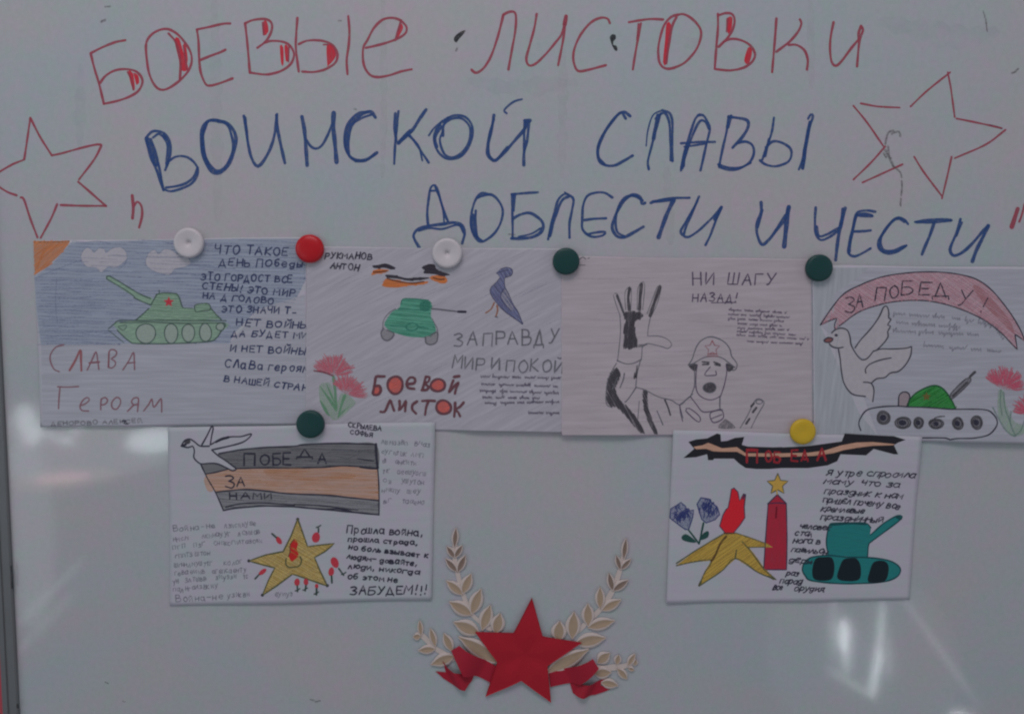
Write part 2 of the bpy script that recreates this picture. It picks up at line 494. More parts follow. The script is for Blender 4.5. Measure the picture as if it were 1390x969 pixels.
# black scuffs on the frame's inner lip
d = Draw(board); d.th.layer = 5.3
d.line(PX("19,766 20,778 20.5,796"), 2.2, M_BLK); d.build('scuff_mark')
d = Draw(board); d.line(PX("27.5,953 28,957"), 2.5, M_BLK); d.build('scuff_mark')
board.layer = 0.03

WIPE = ink('wiped_streak_film', (0.62, 0.63, 0.65), 0.09, 0.07, 60); WIPB = ink('wiped_blue_film', (0.36, 0.42, 0.52), 0.03, 0.05, 50)
for l, w_, m in [("291,0 293,120 296,300", 16, WIPE), ("520,0 521,150 519,240", 9, WIPE), ("765,60 763,240", 12, WIPE), ("1100,0 1101,120", 10, WIPE), ("905,230 910,330", 14, WIPE), ("110,90 108,200", 14, WIPB), ("640,110 700,120 780,112", 22, WIPB), ("1200,30 1290,50 1350,44", 30, WIPB), ("930,62 948,55", 14, WIPE), ("1252,66 1253,68", 5, WIPE)]:
    d = Draw(board); d.line(PX(l), w_, m, jit=.2, taper=.5); d.build('wiped_smear')
A1, A2, A3, A4 = Crop(100, 0, 400, 1390), Crop(380, 0, 680, 1390), Crop(640, 0, 940, 1390), Crop(900, 0, 1200, 1390)
B1, B2, B3 = Crop(180, 120, 480, 1390), Crop(460, 120, 760, 1390), Crop(800, 120, 1120, 1390)
C1, C2, C3 = Crop(540, 230, 840, 1390), Crop(800, 240, 1100, 1390), Crop(1090, 260, 1390, 1390)
def word(name, label, letters, w, mat, mfill=None):
    """letters: list of (crop, [strokes], [fills]); a stroke may start with 'w<factor>:'"""
    e = board.sub(name, None, label)
    for crop, strokes, fills in letters:
        d = Draw(board)
        for f in fills:
            P = crop(f); xs = [p[0] for p in P]; ys = [p[1] for p in P]
            d.fill(P, mfill or mat)
        for st in strokes:
            k = 1.0
            if st[0] == 'w': a, st = st[1:].split(':'); k = float(a)
            d.line(crop(st), w * k, mat)
        d.build('letter', e)
word('red_word', 'red outlined heading word with coloured-in bowls, first of the top line', [
 (A1, ["325,255 260,268 180,300 107,337", "107,337 130,430 160,530 190,655", "165,525 200,480 260,445 330,437 390,450 425,485 432,525 405,575 350,610 280,635 190,655", "w.8:340,455 365,510 375,565"], ["342,450 372,462 385,560 370,562", "375,460 405,475 412,520 395,535 385,500"]),
 (A1, ["455,285 480,230 530,195 590,185 650,215 700,270 735,330 742,390 720,450 665,510 600,555 555,567 515,545 480,480 463,400 455,285", "597,213 640,265 665,350 672,420 668,500", "w.7:690,290 700,350 712,440"], ["634,250 662,242 690,330 720,425 712,445 680,445 655,350", "690,280 705,285 718,380 705,400"]),
 (A1, ["985,150 940,152 860,170 775,188", "775,188 785,260 790,380 800,460 830,530 860,540 920,525 1000,495", "795,380 870,350 920,332 955,315"], []),
 (A1, ["1078,148 1090,250 1100,360 1108,460", "1080,148 1130,128 1200,122 1240,140 1248,180 1230,230 1200,270 1155,303", "1200,270 1240,260 1300,262 1350,280 1380,320 1385,360 1360,410 1300,450 1220,470 1150,465 1108,458", "w.8:1190,145 1195,220", "w.7:1355,290 1350,390"], ["1192,140 1215,138 1225,200 1195,225", "1297,290 1318,300 1320,405 1306,405", "1326,290 1345,290 1355,360 1336,390"]),
 (A2, ["110,115 103,210 100,300 110,390 118,452", "118,280 165,260 220,255 280,262 330,285 358,330 360,370 340,405 280,440 210,455 140,452", "w.8:275,283 300,282", "430,105 437,200 432,290 420,380 425,468"], ["295,285 335,290 352,335 345,370 305,415 298,410"]),
 (A2, ["540,303 600,290 680,268 750,240 790,210 797,175 775,145 740,122 690,115 640,130 590,180 550,255 525,300 522,370 535,430 570,475 620,487 690,475 760,452 828,438", "762,130 745,190 725,255"], ["762,150 775,175 758,215 735,245 742,195"]),
], 3.4, M_RED, M_REDF)
word('red_word', 'red outlined heading word with coloured-in bowls, second of the top line', [
 (A3, ["0,440 20,458 45,455 85,420 125,350 160,250 185,160 200,95", "200,95 235,78 268,78 280,110 275,200 255,310 232,440"], []),
 (A3, ["410,90 395,180 365,290 345,370 360,412 400,405 460,350 520,280 570,210 595,110", "w1.6:595,105 585,160", "590,140 575,260 545,412"], []),
 (A3, ["870,148 855,120 810,115 750,145 690,215 650,300 640,370 655,430 680,450 740,440 845,412"], []),
 (A3, ["990,142 1060,130 1130,122 1205,125", "1065,150 1050,230 1030,340 1015,438", "w.8:1050,152 1042,250"], []),
 (A4, ["95,95 50,110 5,165 -25,270 -30,340 -20,400 10,430 55,432 130,400 190,340 225,280 240,210 220,160 175,115 130,92 95,95", "85,110 60,160 40,260 20,400"], ["22,150 50,155 36,280 24,400 0,398 12,260"]),
 (A4, ["345,90 345,180 335,300 325,435", "345,100 395,85 435,92 450,130 440,180 410,235 350,297", "380,265 430,247 490,255 545,285 575,330 575,365 550,400 500,430 420,445 330,437", "w.8:405,120 400,200"], ["405,115 435,110 432,170 412,215 404,190", "535,300 558,310 555,360 535,405 510,385"]),
 (A4, ["713,118 705,230 695,350 686,455", "860,125 870,150 850,200 800,260 750,300 712,328", "790,285 840,285 890,320 910,380 905,440"], []),
 (A4, ["1072,142 1055,230 1050,310 1060,390 1085,415 1120,390 1180,310 1230,250", "1245,165 1258,190 1240,240 1230,300 1220,420", "1245,165 1230,210 1230,250"], []),
], 3.4, M_RED, M_REDF)
word('blue_word', 'blue marker heading word, first of the middle line', [
 (B1, ["w1.2:85,315 110,420 145,500 175,580 195,640", "115,320 150,420 168,500 190,620", "w1.9:92,320 125,410 150,480", "85,310 120,275 155,270 200,285 230,330 240,390 230,450 205,515", "w1.3:195,300 220,345 222,400 215,480", "130,310 165,287 200,310", "225,460 270,432 320,428 370,450 408,500 405,550 370,600 310,630 240,648 195,635", "210,625 280,615 340,595 385,555 410,500"], []),
 (B1, ["w1.3:540,210 580,215 625,250 650,310 640,390 610,470 570,520 530,535 490,515 450,440 432,340 440,250 480,205 540,205", "520,198 470,215 445,280 448,380 475,465 530,518 590,485 632,380 620,290 590,225 520,198", "w1.3:470,210 440,300 445,400 480,490"], []),
 (B1, ["w1.2:700,175 715,260 725,340 745,430 775,485 800,485 835,440 870,370 895,280 908,165", "708,185 722,320", "w1.2:905,170 915,270 935,370 958,470"], []),
 (B1, ["w1.5:1065,180 1080,260 1090,370 1098,485", "1090,320 1120,365 1155,380 1190,360 1225,300 1255,225", "w1.7:1265,155 1262,240 1272,340 1283,465"], []),
 (B2, ["w1.2:230,185 205,150 165,155 110,190 65,240 45,310 45,370 70,430 120,455 180,445 240,405", "190,148 120,160 60,220 35,310 50,400 105,460", "210,165 140,190 85,230 60,330 65,420", "110,458 170,455 230,415"], []),
 (B2, ["375,145 365,240 355,340 348,475", "w1.2:355,160 352,240 360,330", "w1.3:548,135 510,190 465,260 420,300 375,340", "w1.6:450,270 420,300 375,345", "440,290 480,340 520,400 565,468", "w.8:440,300 500,360 525,455"], []),
 (B2, ["660,215 700,180 750,170 800,185 835,230 840,290 815,370 770,425 720,445 670,440 625,400 600,340 605,280 640,220 690,185", "655,300 660,230 720,190 780,195 825,250 820,330 780,400 720,435 665,415 635,330 655,270", "w.7:565,298 600,250 650,205", "w1.3:640,240 605,310 615,370"], []),
 (B2, ["w1.3:975,170 962,250 940,340 935,410 960,445 985,455 1040,405 1110,325 1165,260 1185,210", "975,195 945,310 945,420 985,450 1060,370", "w1.2:1195,210 1185,320 1165,400 1163,485", "1170,210 1165,300 1165,400", "w1.5:1170,205 1202,203", "w.9:1150,70 1100,85 1050,125 1040,145 1055,158"], []),
], 3.5, M_BLUE)
word('blue_word', 'blue marker heading word, second of the middle line', [
 (B3, ["w1.2:240,165 205,140 165,160 110,230 70,300 50,370 60,430 100,455 150,455 200,430 255,398", "215,180 180,145 100,240 55,330 50,400 90,450"], []),
 (B3, ["350,478 345,430 365,350 385,270 405,200 420,150", "w.6:335,340 345,250 375,160 430,130", "430,130 475,150 490,210 488,300 490,430", "390,180 440,145 470,200 478,320 480,425", "w1.5:405,160 390,230 378,300"], []),
 (B3, ["540,485 550,420 575,330 600,250 625,180 650,155", "640,160 670,160 695,195 710,240 690,330 670,420 655,485", "555,460 570,380 640,210 680,195 705,240", "w1.5:545,470 580,330", "540,325 640,318 740,317", "w.8:560,345 690,328"], []),
 (B3, ["820,165 810,250 785,360 765,460", "w1.2:820,170 870,175 930,190 935,230 900,290 845,350", "870,325 920,315 960,335 970,380 950,430 900,465 830,470 760,450", "765,465 820,480 880,475 950,440", "w1.4:835,165 815,230"], []),
 (B3, ["1088,175 1075,260 1045,350 1020,420", "w1.2:1060,300 1035,400", "1040,350 1080,315 1130,320 1180,350 1192,390 1170,435 1100,460 1040,450 1005,425", "1290,180 1305,155 1318,165 1300,230 1280,330 1260,475", "w1.3:1300,200 1275,330 1255,470", "w.8:1300,200 1260,400 1235,480"], []),
], 3.5, M_BLUE)
word('blue_word', 'blue marker heading word, first of the lowest line above the drawings', [
 (C1, ["190,350 185,270 195,180 205,120 225,100 245,115 270,200 295,280 315,325", "w.8:205,135 245,135", "w.8:235,110 280,230 292,340", "w1.2:135,492 105,440 100,410 130,375 200,355 280,345 350,335 400,350 420,400 405,465", "w.9:130,385 200,370 280,375 380,350 415,400"], []),
 (C1, ["500,180 540,165 590,160 635,200 660,260 645,340 600,410 530,455 490,430 460,360 465,270 490,190 530,150 580,160", "490,260 488,340 500,420 530,450", "w1.4:475,290 470,370 500,430"], []),
 (C1, ["880,145 800,150 715,158", "720,158 720,260 722,350 722,435", "735,155 728,260", "w1.2:725,310 770,285 830,275 890,310 915,350 900,395 850,425 780,435 715,435", "w.8:760,425 840,405 900,370"], []),
 (C1, ["945,440 960,370 985,270 1010,190 1050,155 1080,165 1105,190 1095,260 1080,340 1080,430", "w1.2:955,420 985,310 1030,200 1075,170", "w.7:1050,145 1075,160"], []),
 (C1, ["1350,178 1300,148 1240,148 1190,170 1165,230 1160,310 1160,370 1185,405 1230,425 1290,415 1305,395 1260,395 1190,408", "1170,320 1230,312 1310,308"], []),
 (C2, ["w1.2:350,165 330,170 320,130 270,115 220,150 180,210 150,280 145,330 175,375 220,380 280,350 340,315", "335,150 285,122 225,130 180,200 165,290 178,350 220,375"], []),
 (C2, ["385,165 450,145 530,135 630,133", "w1.3:400,157 520,145", "w1.7:530,145 490,230 460,310 435,382"], []),
 (C2, ["690,125 650,210 610,280 575,340 585,365 620,380 680,345 740,290 800,230 830,190", "680,150 610,310 595,360", "w1.4:825,200 790,270", "832,190 790,290 760,370 730,430"], []),
], 3.5, M_BLUE)
word('blue_word', 'single blue letter standing as a word of its own in the lowest heading line', [
 (C2, ["w1.2:1080,160 1080,220 1055,290 1055,360 1085,425 1130,395 1180,330 1230,270 1250,190", "w1.7:1255,190 1242,280 1225,440", "w.8:1090,210 1060,320", "w.8:1230,240 1170,340"], [])], 3.5, M_BLUE)
word('blue_word', 'blue marker heading word, last of the lowest line above the dove drawing', [
 (C3, ["80,100 75,180 80,265 110,305 160,290 215,250 245,200", "85,220 100,280 150,270 220,230", "w1.4:265,105 240,200 220,300 205,430", "w1.2:250,110 238,210"], []),
 (C3, ["455,128 400,120 345,130 325,170 310,240 290,330 285,385 320,408 370,390 425,358", "340,145 400,140 440,155 380,155 330,150", "320,252 380,250 425,245", "w1.2:335,150 300,300 290,380"], []),
 (C3, ["660,205 640,180 600,165 560,185 520,240 475,310 480,360 530,390 590,380 650,340", "w1.2:640,190 600,170 550,200 490,290 500,365 560,375 640,345"], []),
 (C3, ["705,192 780,180 860,175 935,182 860,190 790,195 715,195", "w1.2:825,195 800,270 770,340 748,395"], []),
 (C3, ["w1.2:990,175 970,250 935,330 925,370 940,400 970,400 1020,370 1080,310 1130,250 1165,215", "w.8:1000,195 965,280", "w1.5:1165,215 1130,290 1090,370 1065,440"], []),
], 3.5, M_BLUE)
Q1, ST2 = Crop(0, 130, 220, 1015), Crop(1120, 80, 1390, 1090)
word('quotation_mark', 'red opening quotation mark before the blue heading', [(Q1, ["w1.2:828,625 835,700 830,768", "840,690 860,665 885,690 890,750 872,825"], [])], 3.4, M_RED)
word('quotation_mark', 'red closing quotation mark at the right edge', [(C3, ["w1.8:1350,110 1332,165 1312,225", "1395,80 1375,150 1360,190"], [])], 3.2, M_RED)
def strokes(name, label, crop, lines, w, mat, parent=None, extra=()):
    d = Draw(board)
    for l in lines: d.line(crop(l), w, mat)
    for c, l, ww, m in extra: d.line(c(l), ww, m)
    return d.build(name, parent, label)
strokes('star_drawing', 'thin red star outline at the left end of the heading', Q1, ["190,140 255,265 325,375", "325,375 400,358 520,325 610,306 635,310", "635,315 590,400 495,525", "490,540 560,600 665,692", "665,690 520,690 380,685", "358,680 320,770 255,890", "235,888 190,770 150,650 130,638", "105,625 50,605 0,575 -45,545", "-48,498 0,475 80,430 150,402", "152,400 170,280 190,140"], 3.0, M_RED)
strokes('star_drawing', 'broken red star outline at the right end of the heading', ST2, ["195,245 290,262 408,268", "468,262 560,175 685,75", "672,75 690,170 710,320", "720,328 830,350 965,380", "988,390 880,470 710,545", "693,537 670,640 640,765", "488,537 540,620 638,750", "155,258 230,350 320,480", "330,480 250,570 155,662", "205,678 300,635 425,578"], 2.6, M_RED, None, [(ST2, "900,363 935,372 968,382", 2.4, M_DARKM)])
d = Draw(board)
for l in ["330,465 340,420 352,400 375,395", "365,412 380,405 405,400 412,425", "345,480 352,540 375,590", "322,520 335,540", "330,500 345,530 360,545"]: d.line(ST2(l), 3.2, M_SMEAR)
for l in ["375,590 410,620 420,650", "420,670 421,705", "420,715 417,750", "415,765 413,805"]: d.line(ST2(l), 2.6, M_SMEAR)
d.build('smeared_mark', None, 'grey smeared marker trace across the right star')
d = Draw(board)
d.fill(A2("1095,240 1108,222 1130,205 1150,195 1165,198 1150,222 1128,245 1110,270 1095,258"), M_BLK); d.fill(A2("1102,322 1110,303 1120,303 1112,328"), M_SMEAR); d.fill(A2("1140,200 1165,190 1168,200 1145,215"), M_SMEAR)
d.build('black_blot', None, 'black marker blot between the two red words')
d = Draw(board)
d.fill(A3("870,235 885,218 905,222 908,245 893,262 893,285 912,290 918,318 903,320 885,290 874,258"), M_BLK)
d.build('black_blot', None, 'black marker blot inside the second red word')
d = Draw(board)
W5 = Crop(1200, 0, 1390, 614); W6 = Crop(250, 790, 600, 1390)
for c, l, ww in [(A2, "368,132 385,134", 2), (A1, "198,45 230,43", 2), (A1, "174,138 198,128", 3.5), (W5, "435,50 443,80", 1.8), (W5, "446,85 452,138", 2.0), (W5, "560,322 575,316 588,303", 2.6), (W6, "680,632 700,634", 2), (W6, "708,642 732,638", 2.2), (B2, "95,132 110,134", 1.6), (PX, "143,925 147,927", 1.6), (PX, "167,951 170,952", 1.5), (PX, "690,318 700,319", 1.4)]:
    d = Draw(board); d.line(c(l), ww, M_SMEAR); d.build('stray_mark')

# ------------------------------------------------------------------ the sheets of paper
GRP = "children's drawings held on the whiteboard"
def paper_mat(name, col):
    m, nt, b = newmat(name)
    L = nt.links.new
    tc = N(nt, 'ShaderNodeTexCoord')
    mp = N(nt, 'ShaderNodeMapping'); mp.inputs['Scale'].default_value = (5, 5, 90); mp.inputs['Rotation'].default_value = (0, 0.03, 0)
    nz = N(nt, 'ShaderNodeTexNoise'); nz.inputs['Scale'].default_value = 2.0; nz.inputs['Detail'].default_value = 4
    L(tc.outputs['Object'], mp.inputs[0]); L(mp.outputs[0], nz.inputs['Vector'])
    mx = N(nt, 'ShaderNodeMix', data_type='RGBA')
    mx.inputs[6].default_value = (*[c * 0.93 for c in col], 1); mx.inputs[7].default_value = (*[min(1, c * 1.06) for c in col], 1)
    L(nz.outputs[0], mx.inputs[0]); L(mottle(nt, tc, mottle(nt, tc, mx.outputs[2], 85, .035), 14, .025), b.inputs['Base Color'])
    b.inputs['Roughness'].default_value = 0.75; b.inputs['Specular IOR Level'].default_value = 0.2
    n2 = N(nt, 'ShaderNodeTexNoise'); n2.inputs['Scale'].default_value = 22; n2.inputs['Detail'].default_value = 3
    L(tc.outputs['Object'], n2.inputs['Vector'])
    bp = N(nt, 'ShaderNodeBump'); bp.inputs['Strength'].default_value = 0.10; bp.inputs['Distance'].default_value = 0.003
    L(n2.outputs[0], bp.inputs['Height']); L(bp.outputs[0], b.inputs['Normal'])
    return m
def sheet(label, quad, base, curl_b, curl_l, curl_r, col, ripple=0.25, free=(-9e9, 9e9), lift=0.0, low=None):
    TL, TR, BR, BL = quad
    cx = sum(p[0] for p in quad) / 4; cy = sum(p[1] for p in quad) / 4
    yt, yb = (TL[1] + TR[1]) / 2, (BL[1] + BR[1]) / 2; xl, xr = (TL[0] + BL[0]) / 2, (TR[0] + BR[0]) / 2
    def hf(x, y):
        v = min(1.1, max(0, (y - yt) / (yb - yt))); u = (x - xl) / (xr - xl)
        q = min(1, max(0, (v - .06) / .4)); q = q * q * (3 - 2 * q)
        h = base + 0.12 + ((low - base) * q if low is not None else 0)
        h += curl_b * v * v * v + curl_l * max(0, 1 - u * 2.2) ** 2 * (0.3 + 0.7 * v) + curl_r * max(0, u * 2.2 - 1.2) ** 2 * (0.3 + 0.7 * v)
        e = min(1, max(0, (x - free[0]) / 60.0)) * min(1, max(0, (free[1] - x) / 60.0))
        h += lift * e * e * (3 - 2 * e) * max(0, v - .45) ** 2 / .3
        h += ripple * (0.5 + 0.5 * math.sin(u * 7 + yt)) * (0.2 + v)
        return h
    t = Thing('drawing_sheet', cx, cy, label, 'drawing', GRP, hf=hf)
    d = Draw(t); nx, ny = 56, 40
    def P(i, j):
        u, v = i / nx, j / ny
        e = 0.5 * math.sin(u * 9 + yt) * (1 if j in (0, ny) else 0)
        x = (TL[0] * (1 - u) + TR[0] * u) * (1 - v) + (BL[0] * (1 - u) + BR[0] * u) * v
        y = (TL[1] * (1 - u) + TR[1] * u) * (1 - v) + (BL[1] * (1 - u) + BR[1] * u) * v + e
        return x, y
    for dz in (0.0, -0.11):
        for j in range(ny + 1):
            for i in range(nx + 1):
                x, y = P(i, j); d.v.append((x, y, hf(x, y) + dz))
    W = nx + 1; K = W * (ny + 1); k = d.mat(paper_mat('drawing_paper', col))
    for j in range(ny):
        for i in range(nx):
            a = j * W + i; q = [a, a + W, a + W + 1, a + 1]
            d.f.append(q); d.f.append([K + n for n in q[::-1]])
    rim = [i for i in range(nx + 1)] + [j * W + nx for j in range(1, ny + 1)] + [ny * W + i for i in range(nx - 1, -1, -1)] + [j * W for j in range(ny - 1, 0, -1)]
    for a, b in zip(rim, rim[1:] + rim[:1]): d.f.append([a, b, K + b, K + a])
    d.mi = [k] * len(d.f); d.smooth = False
    o = d.build('paper')
    me = o.data; me.polygons.foreach_set('use_smooth', [True] * (2 * nx * ny) + [False] * (len(me.polygons) - 2 * nx * ny))
    return t

SKYB = ink('blue_pencil_shading', (0.44, 0.495, 0.60), 0.87, 0.12, 420, 14, 0.03)
SKYF = ink('faint_blue_pencil_shading', (0.555, 0.565, 0.63), 0.88, 0.11, 300, 18, 0.0)
SKYD = ink('darker_blue_pencil', (0.30, 0.35, 0.52), 0.24, 0.18, 600)
CLOUD = ink('pale_cloud', (0.60, 0.58, 0.63), 0.94, 0.05, 300)
ORNG = ink('orange_crayon', (0.78, 0.29, 0.12), 0.80, 0.22, 600, 8, 0.7)
GRNL = ink('light_green_pencil', (0.40, 0.60, 0.43), 0.72, 0.18, 500, 6, 0.1)
GRNO = ink('green_grey_outline', (0.10, 0.16, 0.14), 0.82, 0.2, 700)
REDP = ink('red_felt_pen', (0.72, 0.06, 0.09), 0.92, 0.1, 600)
REDT = ink('dull_red_pencil', (0.45, 0.15, 0.17), 0.78, 0.22, 700)
DIMT = ink('dull_mauve_pencil', (0.36, 0.16, 0.20), 0.76, 0.24, 700)
WHEEL = ink('grey_green_wash', (0.43, 0.52, 0.46), 0.92, 0.06, 400)

# ---- tank under a blue sky (top left)
t = sheet('drawing of a light green tank under a blue sky with an orange sun corner', [(45, 327), (419, 322), (419, 577), (57, 579)], 0.15, 0.35, 0.8, 0.0, (0.60, 0.59, 0.64), free=(-99, 228), lift=2.2)
D1, D2, D3 = Crop(30, 310, 250, 1390), Crop(140, 360, 320, 1390), Crop(230, 310, 450, 1390)
D4, D5 = Crop(30, 440, 250, 1332), Crop(230, 440, 450, 1332)
d = Draw(t)
d.fill(PX("47,376 72,357 97,329 160,327 230,326 330,324 414,324 415,380 400,410 350,420 318,452 312,466 240,466 150,467 56,468 50,420"), SKYB, curve=False)
d.hatch(PX("49,380 72,357 97,331 160,329 230,328 330,326 414,326 415,380 400,410 350,420 318,452 312,466 240,466 150,467 57,468 52,420"), 2, 4.2, 1.8, SKYD, curve=False)
d.fill(PX("56,468 240,467 312,466 350,420 414,400 416,574 300,574 180,576 60,577"), SKYF, curve=False)
for i in range(26):
    y = 380 + i * 3.4 + random.uniform(-2, 2); x0 = random.uniform(52, 70); L = random.uniform(40, 110)
    d.line([(x0, y), (x0 + L * .5, y + random.uniform(-2, 2)), (x0 + L, y + random.uniform(-2, 2))], 1.2, SKYD)
for i in range(14):
    y = 330 + i * 5 + random.uniform(-2, 2); x0 = random.uniform(180, 260)
    d.line([(x0, y), (x0 + random.uniform(30, 60), y + random.uniform(-3, 3))], 1.1, SKYD)
for i in range(16):
    y = 478 + i * 6 + random.uniform(-2, 2); x0 = random.uniform(60, 260); d.line([(x0, y), (x0 + random.uniform(40, 120), y + random.uniform(-2, 2))], 1.1, SKYF)
for l in ["110,430 300,350 400,310 520,270", "430,110 560,120 640,110 760,130", "520,900 640,915 760,890", "900,270 880,310 830,350", "300,430 290,600 300,800", "1000,100 1180,110 1330,140"]: d.line(D1(l), 1.5, SKYD)
d.line(PX("50,468 90,466 150,467"), 1.2, SKYD)
d.build('blue_sky')
d = Draw(t)
d.fill(D1("102,108 102,108 410,108 410,108 360,190 280,270 190,345 112,390 112,390 105,250"), ink("orange_wash", (0.72, 0.36, 0.22), 0.70, 0.12, 300))
d.hatch(D1("102,108 102,108 410,108 410,108 360,190 280,270 190,345 112,390 112,390 105,250"), -42, 2.2, 1.5, ORNG)
for i in range(9):
    a = i / 8; d.line([(47 + 3 * a, 330 + 42 * a * 0.9 + 1), (47 + 46 * (1 - a * .2) * (0.35 + .65 * (1 - a)), 329 + 3 + a * 5)], 1.2, ORNG)
d.line(D1("110,118 260,118 405,110"), 1.6, ink('orange_brown', (0.45, 0.15, 0.05), 0.8, 0.2)); d.line(D1("108,395 180,350 260,300"), 1.5, ORNG)
d.build('sun')
for pts in ("520,200 560,165 600,185 620,210 660,170 710,180 720,210 780,170 850,165 890,200 900,260 850,310 800,340 740,330 680,380 640,340 560,330 520,290 505,250", "1060,290 1090,210 1140,185 1170,220 1220,180 1290,190 1330,220 1390,230 1450,290 1400,330 1310,350 1270,400 1200,390 1100,350"):
    d = Draw(t); d.fill(D1(pts), CLOUD); d.line(D1(pts), 1.1, SKYD, close=True); d.build('cloud')
tank = Draw(t)
tank.fill(D2("350,575 430,505 490,455 520,400 560,310 610,293 680,290 775,300 805,360 830,440 960,450 968,420 1060,400 1112,415 1135,460 1240,570 1240,570 800,578"), GRNL)
tank.fill(D2("45,140 70,118 330,270 400,310 520,345 500,415 330,335"), GRNL)
tank.fill(D2("140,600 600,585 1280,600 1240,700 1180,770 1090,800 700,820 350,818 280,800 160,680"), GRNL)
tank.hatch(D2("350,575 430,505 490,455 520,400 560,310 610,293 680,290 775,300 805,360 830,440 960,450 968,420 1060,400 1112,415 1135,460 1240,570 1240,570 800,578"), 4, 3.0, 1.5, ink("mid_green_pencil", (0.26, 0.44, 0.28), 0.45, 0.3, 600))
for l, w_ in [("40,140 70,115 330,270 420,318 500,350", 1.7), ("40,145 250,270 330,330", 1.5), ("325,340 420,385 500,415", 1.6), ("500,420 540,350 565,305", 1.8), ("560,308 610,295 680,292 770,298", 2.0), ("770,298 800,340 825,420 840,445", 1.8), ("480,455 410,520 345,575", 1.8), ("1130,450 1190,520 1240,570", 1.8), ("840,448 940,452", 1.2), ("965,420 1060,400 1115,412 1125,465 1050,478 985,490 968,480 965,420", 1.4), ("1290,580 900,580 600,578 350,580 170,580 130,605 60,665", 1.6), ("180,600 350,600 500,597 850,608 1270,605", 1.6), ("150,680 220,750 290,805 350,820 700,822 1100,800 1190,760 1240,690 1285,630 1270,605", 1.7), ("60,680 130,740 220,810", 1.1), ("165,640 245,630 235,665 210,680 175,660 165,640", 1.0), ("590,260 590,300", 1.2)]:
    tank.line(D2(l), w_, GRNO)
tk = tank.build('tank')
for cx, cy, rx, ry in [(450, 715, 100, 105), (715, 715, 72, 100), (895, 710, 65, 95), (1075, 705, 62, 95), (1230, 645, 42, 40)]:
    d = Draw(t); P = [D2("%f,%f" % p)[0] for p in ellipse(cx, cy, rx, ry)]
    d.fill(P, WHEEL); d.line(P, 1.5, GRNO, close=True); d.build('wheel', tk)
d = Draw(t); d.fill([D2("%f,%f" % p)[0] for p in star_pts(690, 385, 58, 26)], REDP, curve=False); d.build('star', tk)
d = Draw(t)
for T, c, a, b, h in [("ЧТО ТАКОЕ", D3, "395,212", "1010,238", 66), ("ДЕНЬ ПОбеды", D3, "425,322", "1135,332", 58), ("ЭТО ГОРДОСТ ВСЕ", D3, "275,440", "1050,466", 58), ("СТЕНЫ! ЭТО МИР", D3, "280,515", "1068,585", 54), ("НА Д ГОЛОВО", D3, "285,600", "885,655", 50), ("ЭТО ЗНАЧИ Т_", D3, "450,715", "1080,735", 52), ("НЕТ ВОЙНЫ", D3, "580,832", "1182,858", 56), ("ДА БУДЕТ МИ", D5, "510,98", "1130,115", 50), ("И НЕТ ВОЙНЫ", D5, "500,222", "1110,245", 52), ("СЛаВа героям", D5, "460,352", "1135,398", 66), ("В НАШЕЙ СТРАН", D5, "452,465", "1125,550", 48)]:
    text(d, T, c(a)[0], c(b)[0], h * c.k, 1.9, PENB, slant=0.12)
d.build('poem_lettering', None, 'column of dark blue block letters')
d = Draw(t)
for l in ["345,168 280,190 238,250 240,310 270,370 310,388", "540,375 575,300 610,228 625,300 635,370", "555,318 638,310", "712,355 715,290 718,225 745,207 780,225 770,260 735,285 765,300 770,335 740,360 712,350", "832,375 880,300 918,232 925,300 928,372", "868,320 930,312"]: d.line(D4(l), 2.0, DIMT)
for l in ["395,378 440,300 482,215 488,300 492,380"]: d.line(D4(l), 3.0, REDT)
d.line(D4("555,318 638,310"), 2.2, REDT); d.line(D4("718,225 715,350"), 2.0, REDT)
for l in ["310,690 312,600 320,512", "300,512 380,515 470,510", "490,665 530,650 560,620 545,600 510,620 485,670 500,705 555,710", "655,700 655,640 660,610", "655,615 690,600 710,625 690,655 658,660", "780,600 810,610 815,650 785,695 750,685 745,640 780,600", "955,715 960,655 960,605 925,605 905,635 925,660 958,655", "925,660 875,712", "1005,710 1050,650 1070,612 1085,680 1120,640 1145,610 1150,660 1150,720"]: d.line(D4(l), 2.0, DIMT)
d.build('title_lettering', None, 'two words in dull red crayon')
d = Draw(t); text(d, "ДЕНОРОВО АЛЕКСЕЙ", D4("250,830")[0], D4("990,808")[0], 5.2, 1.2, PENC); d.line(D4("835,795 860,785 850,810 880,815"), 1.6, PEN); d.build('signature')

# ---- orange and black ribbon, green tank and pigeon (top, second)
t = sheet('drawing with a blue pigeon, small green tank, pink flowers and a red title', [(417, 335), (766, 338), (764, 586), (415, 580)], 0.75, 0.35, 0.0, 0.0, (0.62, 0.59, 0.64), free=(600, 1e9), lift=3.6)
E1, E2, E3, E4 = Crop(410, 320, 620, 1272), Crop(590, 330, 780, 1315), Crop(410, 450, 600, 1227), Crop(580, 440, 780, 1211)
OR2 = ink('orange_pencil', (0.85, 0.27, 0.08), 0.82, 0.22, 500, 10, 0.0); BLKC = ink('black_crayon', (0.06, 0.05, 0.07), 0.90, 0.2, 700, 8, 0.0); BRN = ink('brown_streak', (0.20, 0.08, 0.05), 0.75, 0.25, 600, 8, 0)
TONE = ink('lavender_toning', (0.58, 0.565, 0.625), 0.90, 0.10, 220, 12, 0.5); ROSE = ink('rose_toning', (0.615, 0.545, 0.59), 0.92, 0.08, 220, 12, 0.03)
d = Draw(t); d.fill(PX("418,336 765,339 763,585 416,579"), TONE, curve=False)
for i in range(34):
    x, y = random.uniform(430, 720), random.uniform(350, 570); L = random.uniform(20, 70); d.line([(x, y), (x + L * .5, y - L * .24), (x + L, y - L * .45)], 1.2, ink('faint_grey_pencil_stroke', (0.38, 0.38, 0.50), 0.15, 0.14, 700), taper=.6)
d.build('pencil_toning')
d = Draw(t)
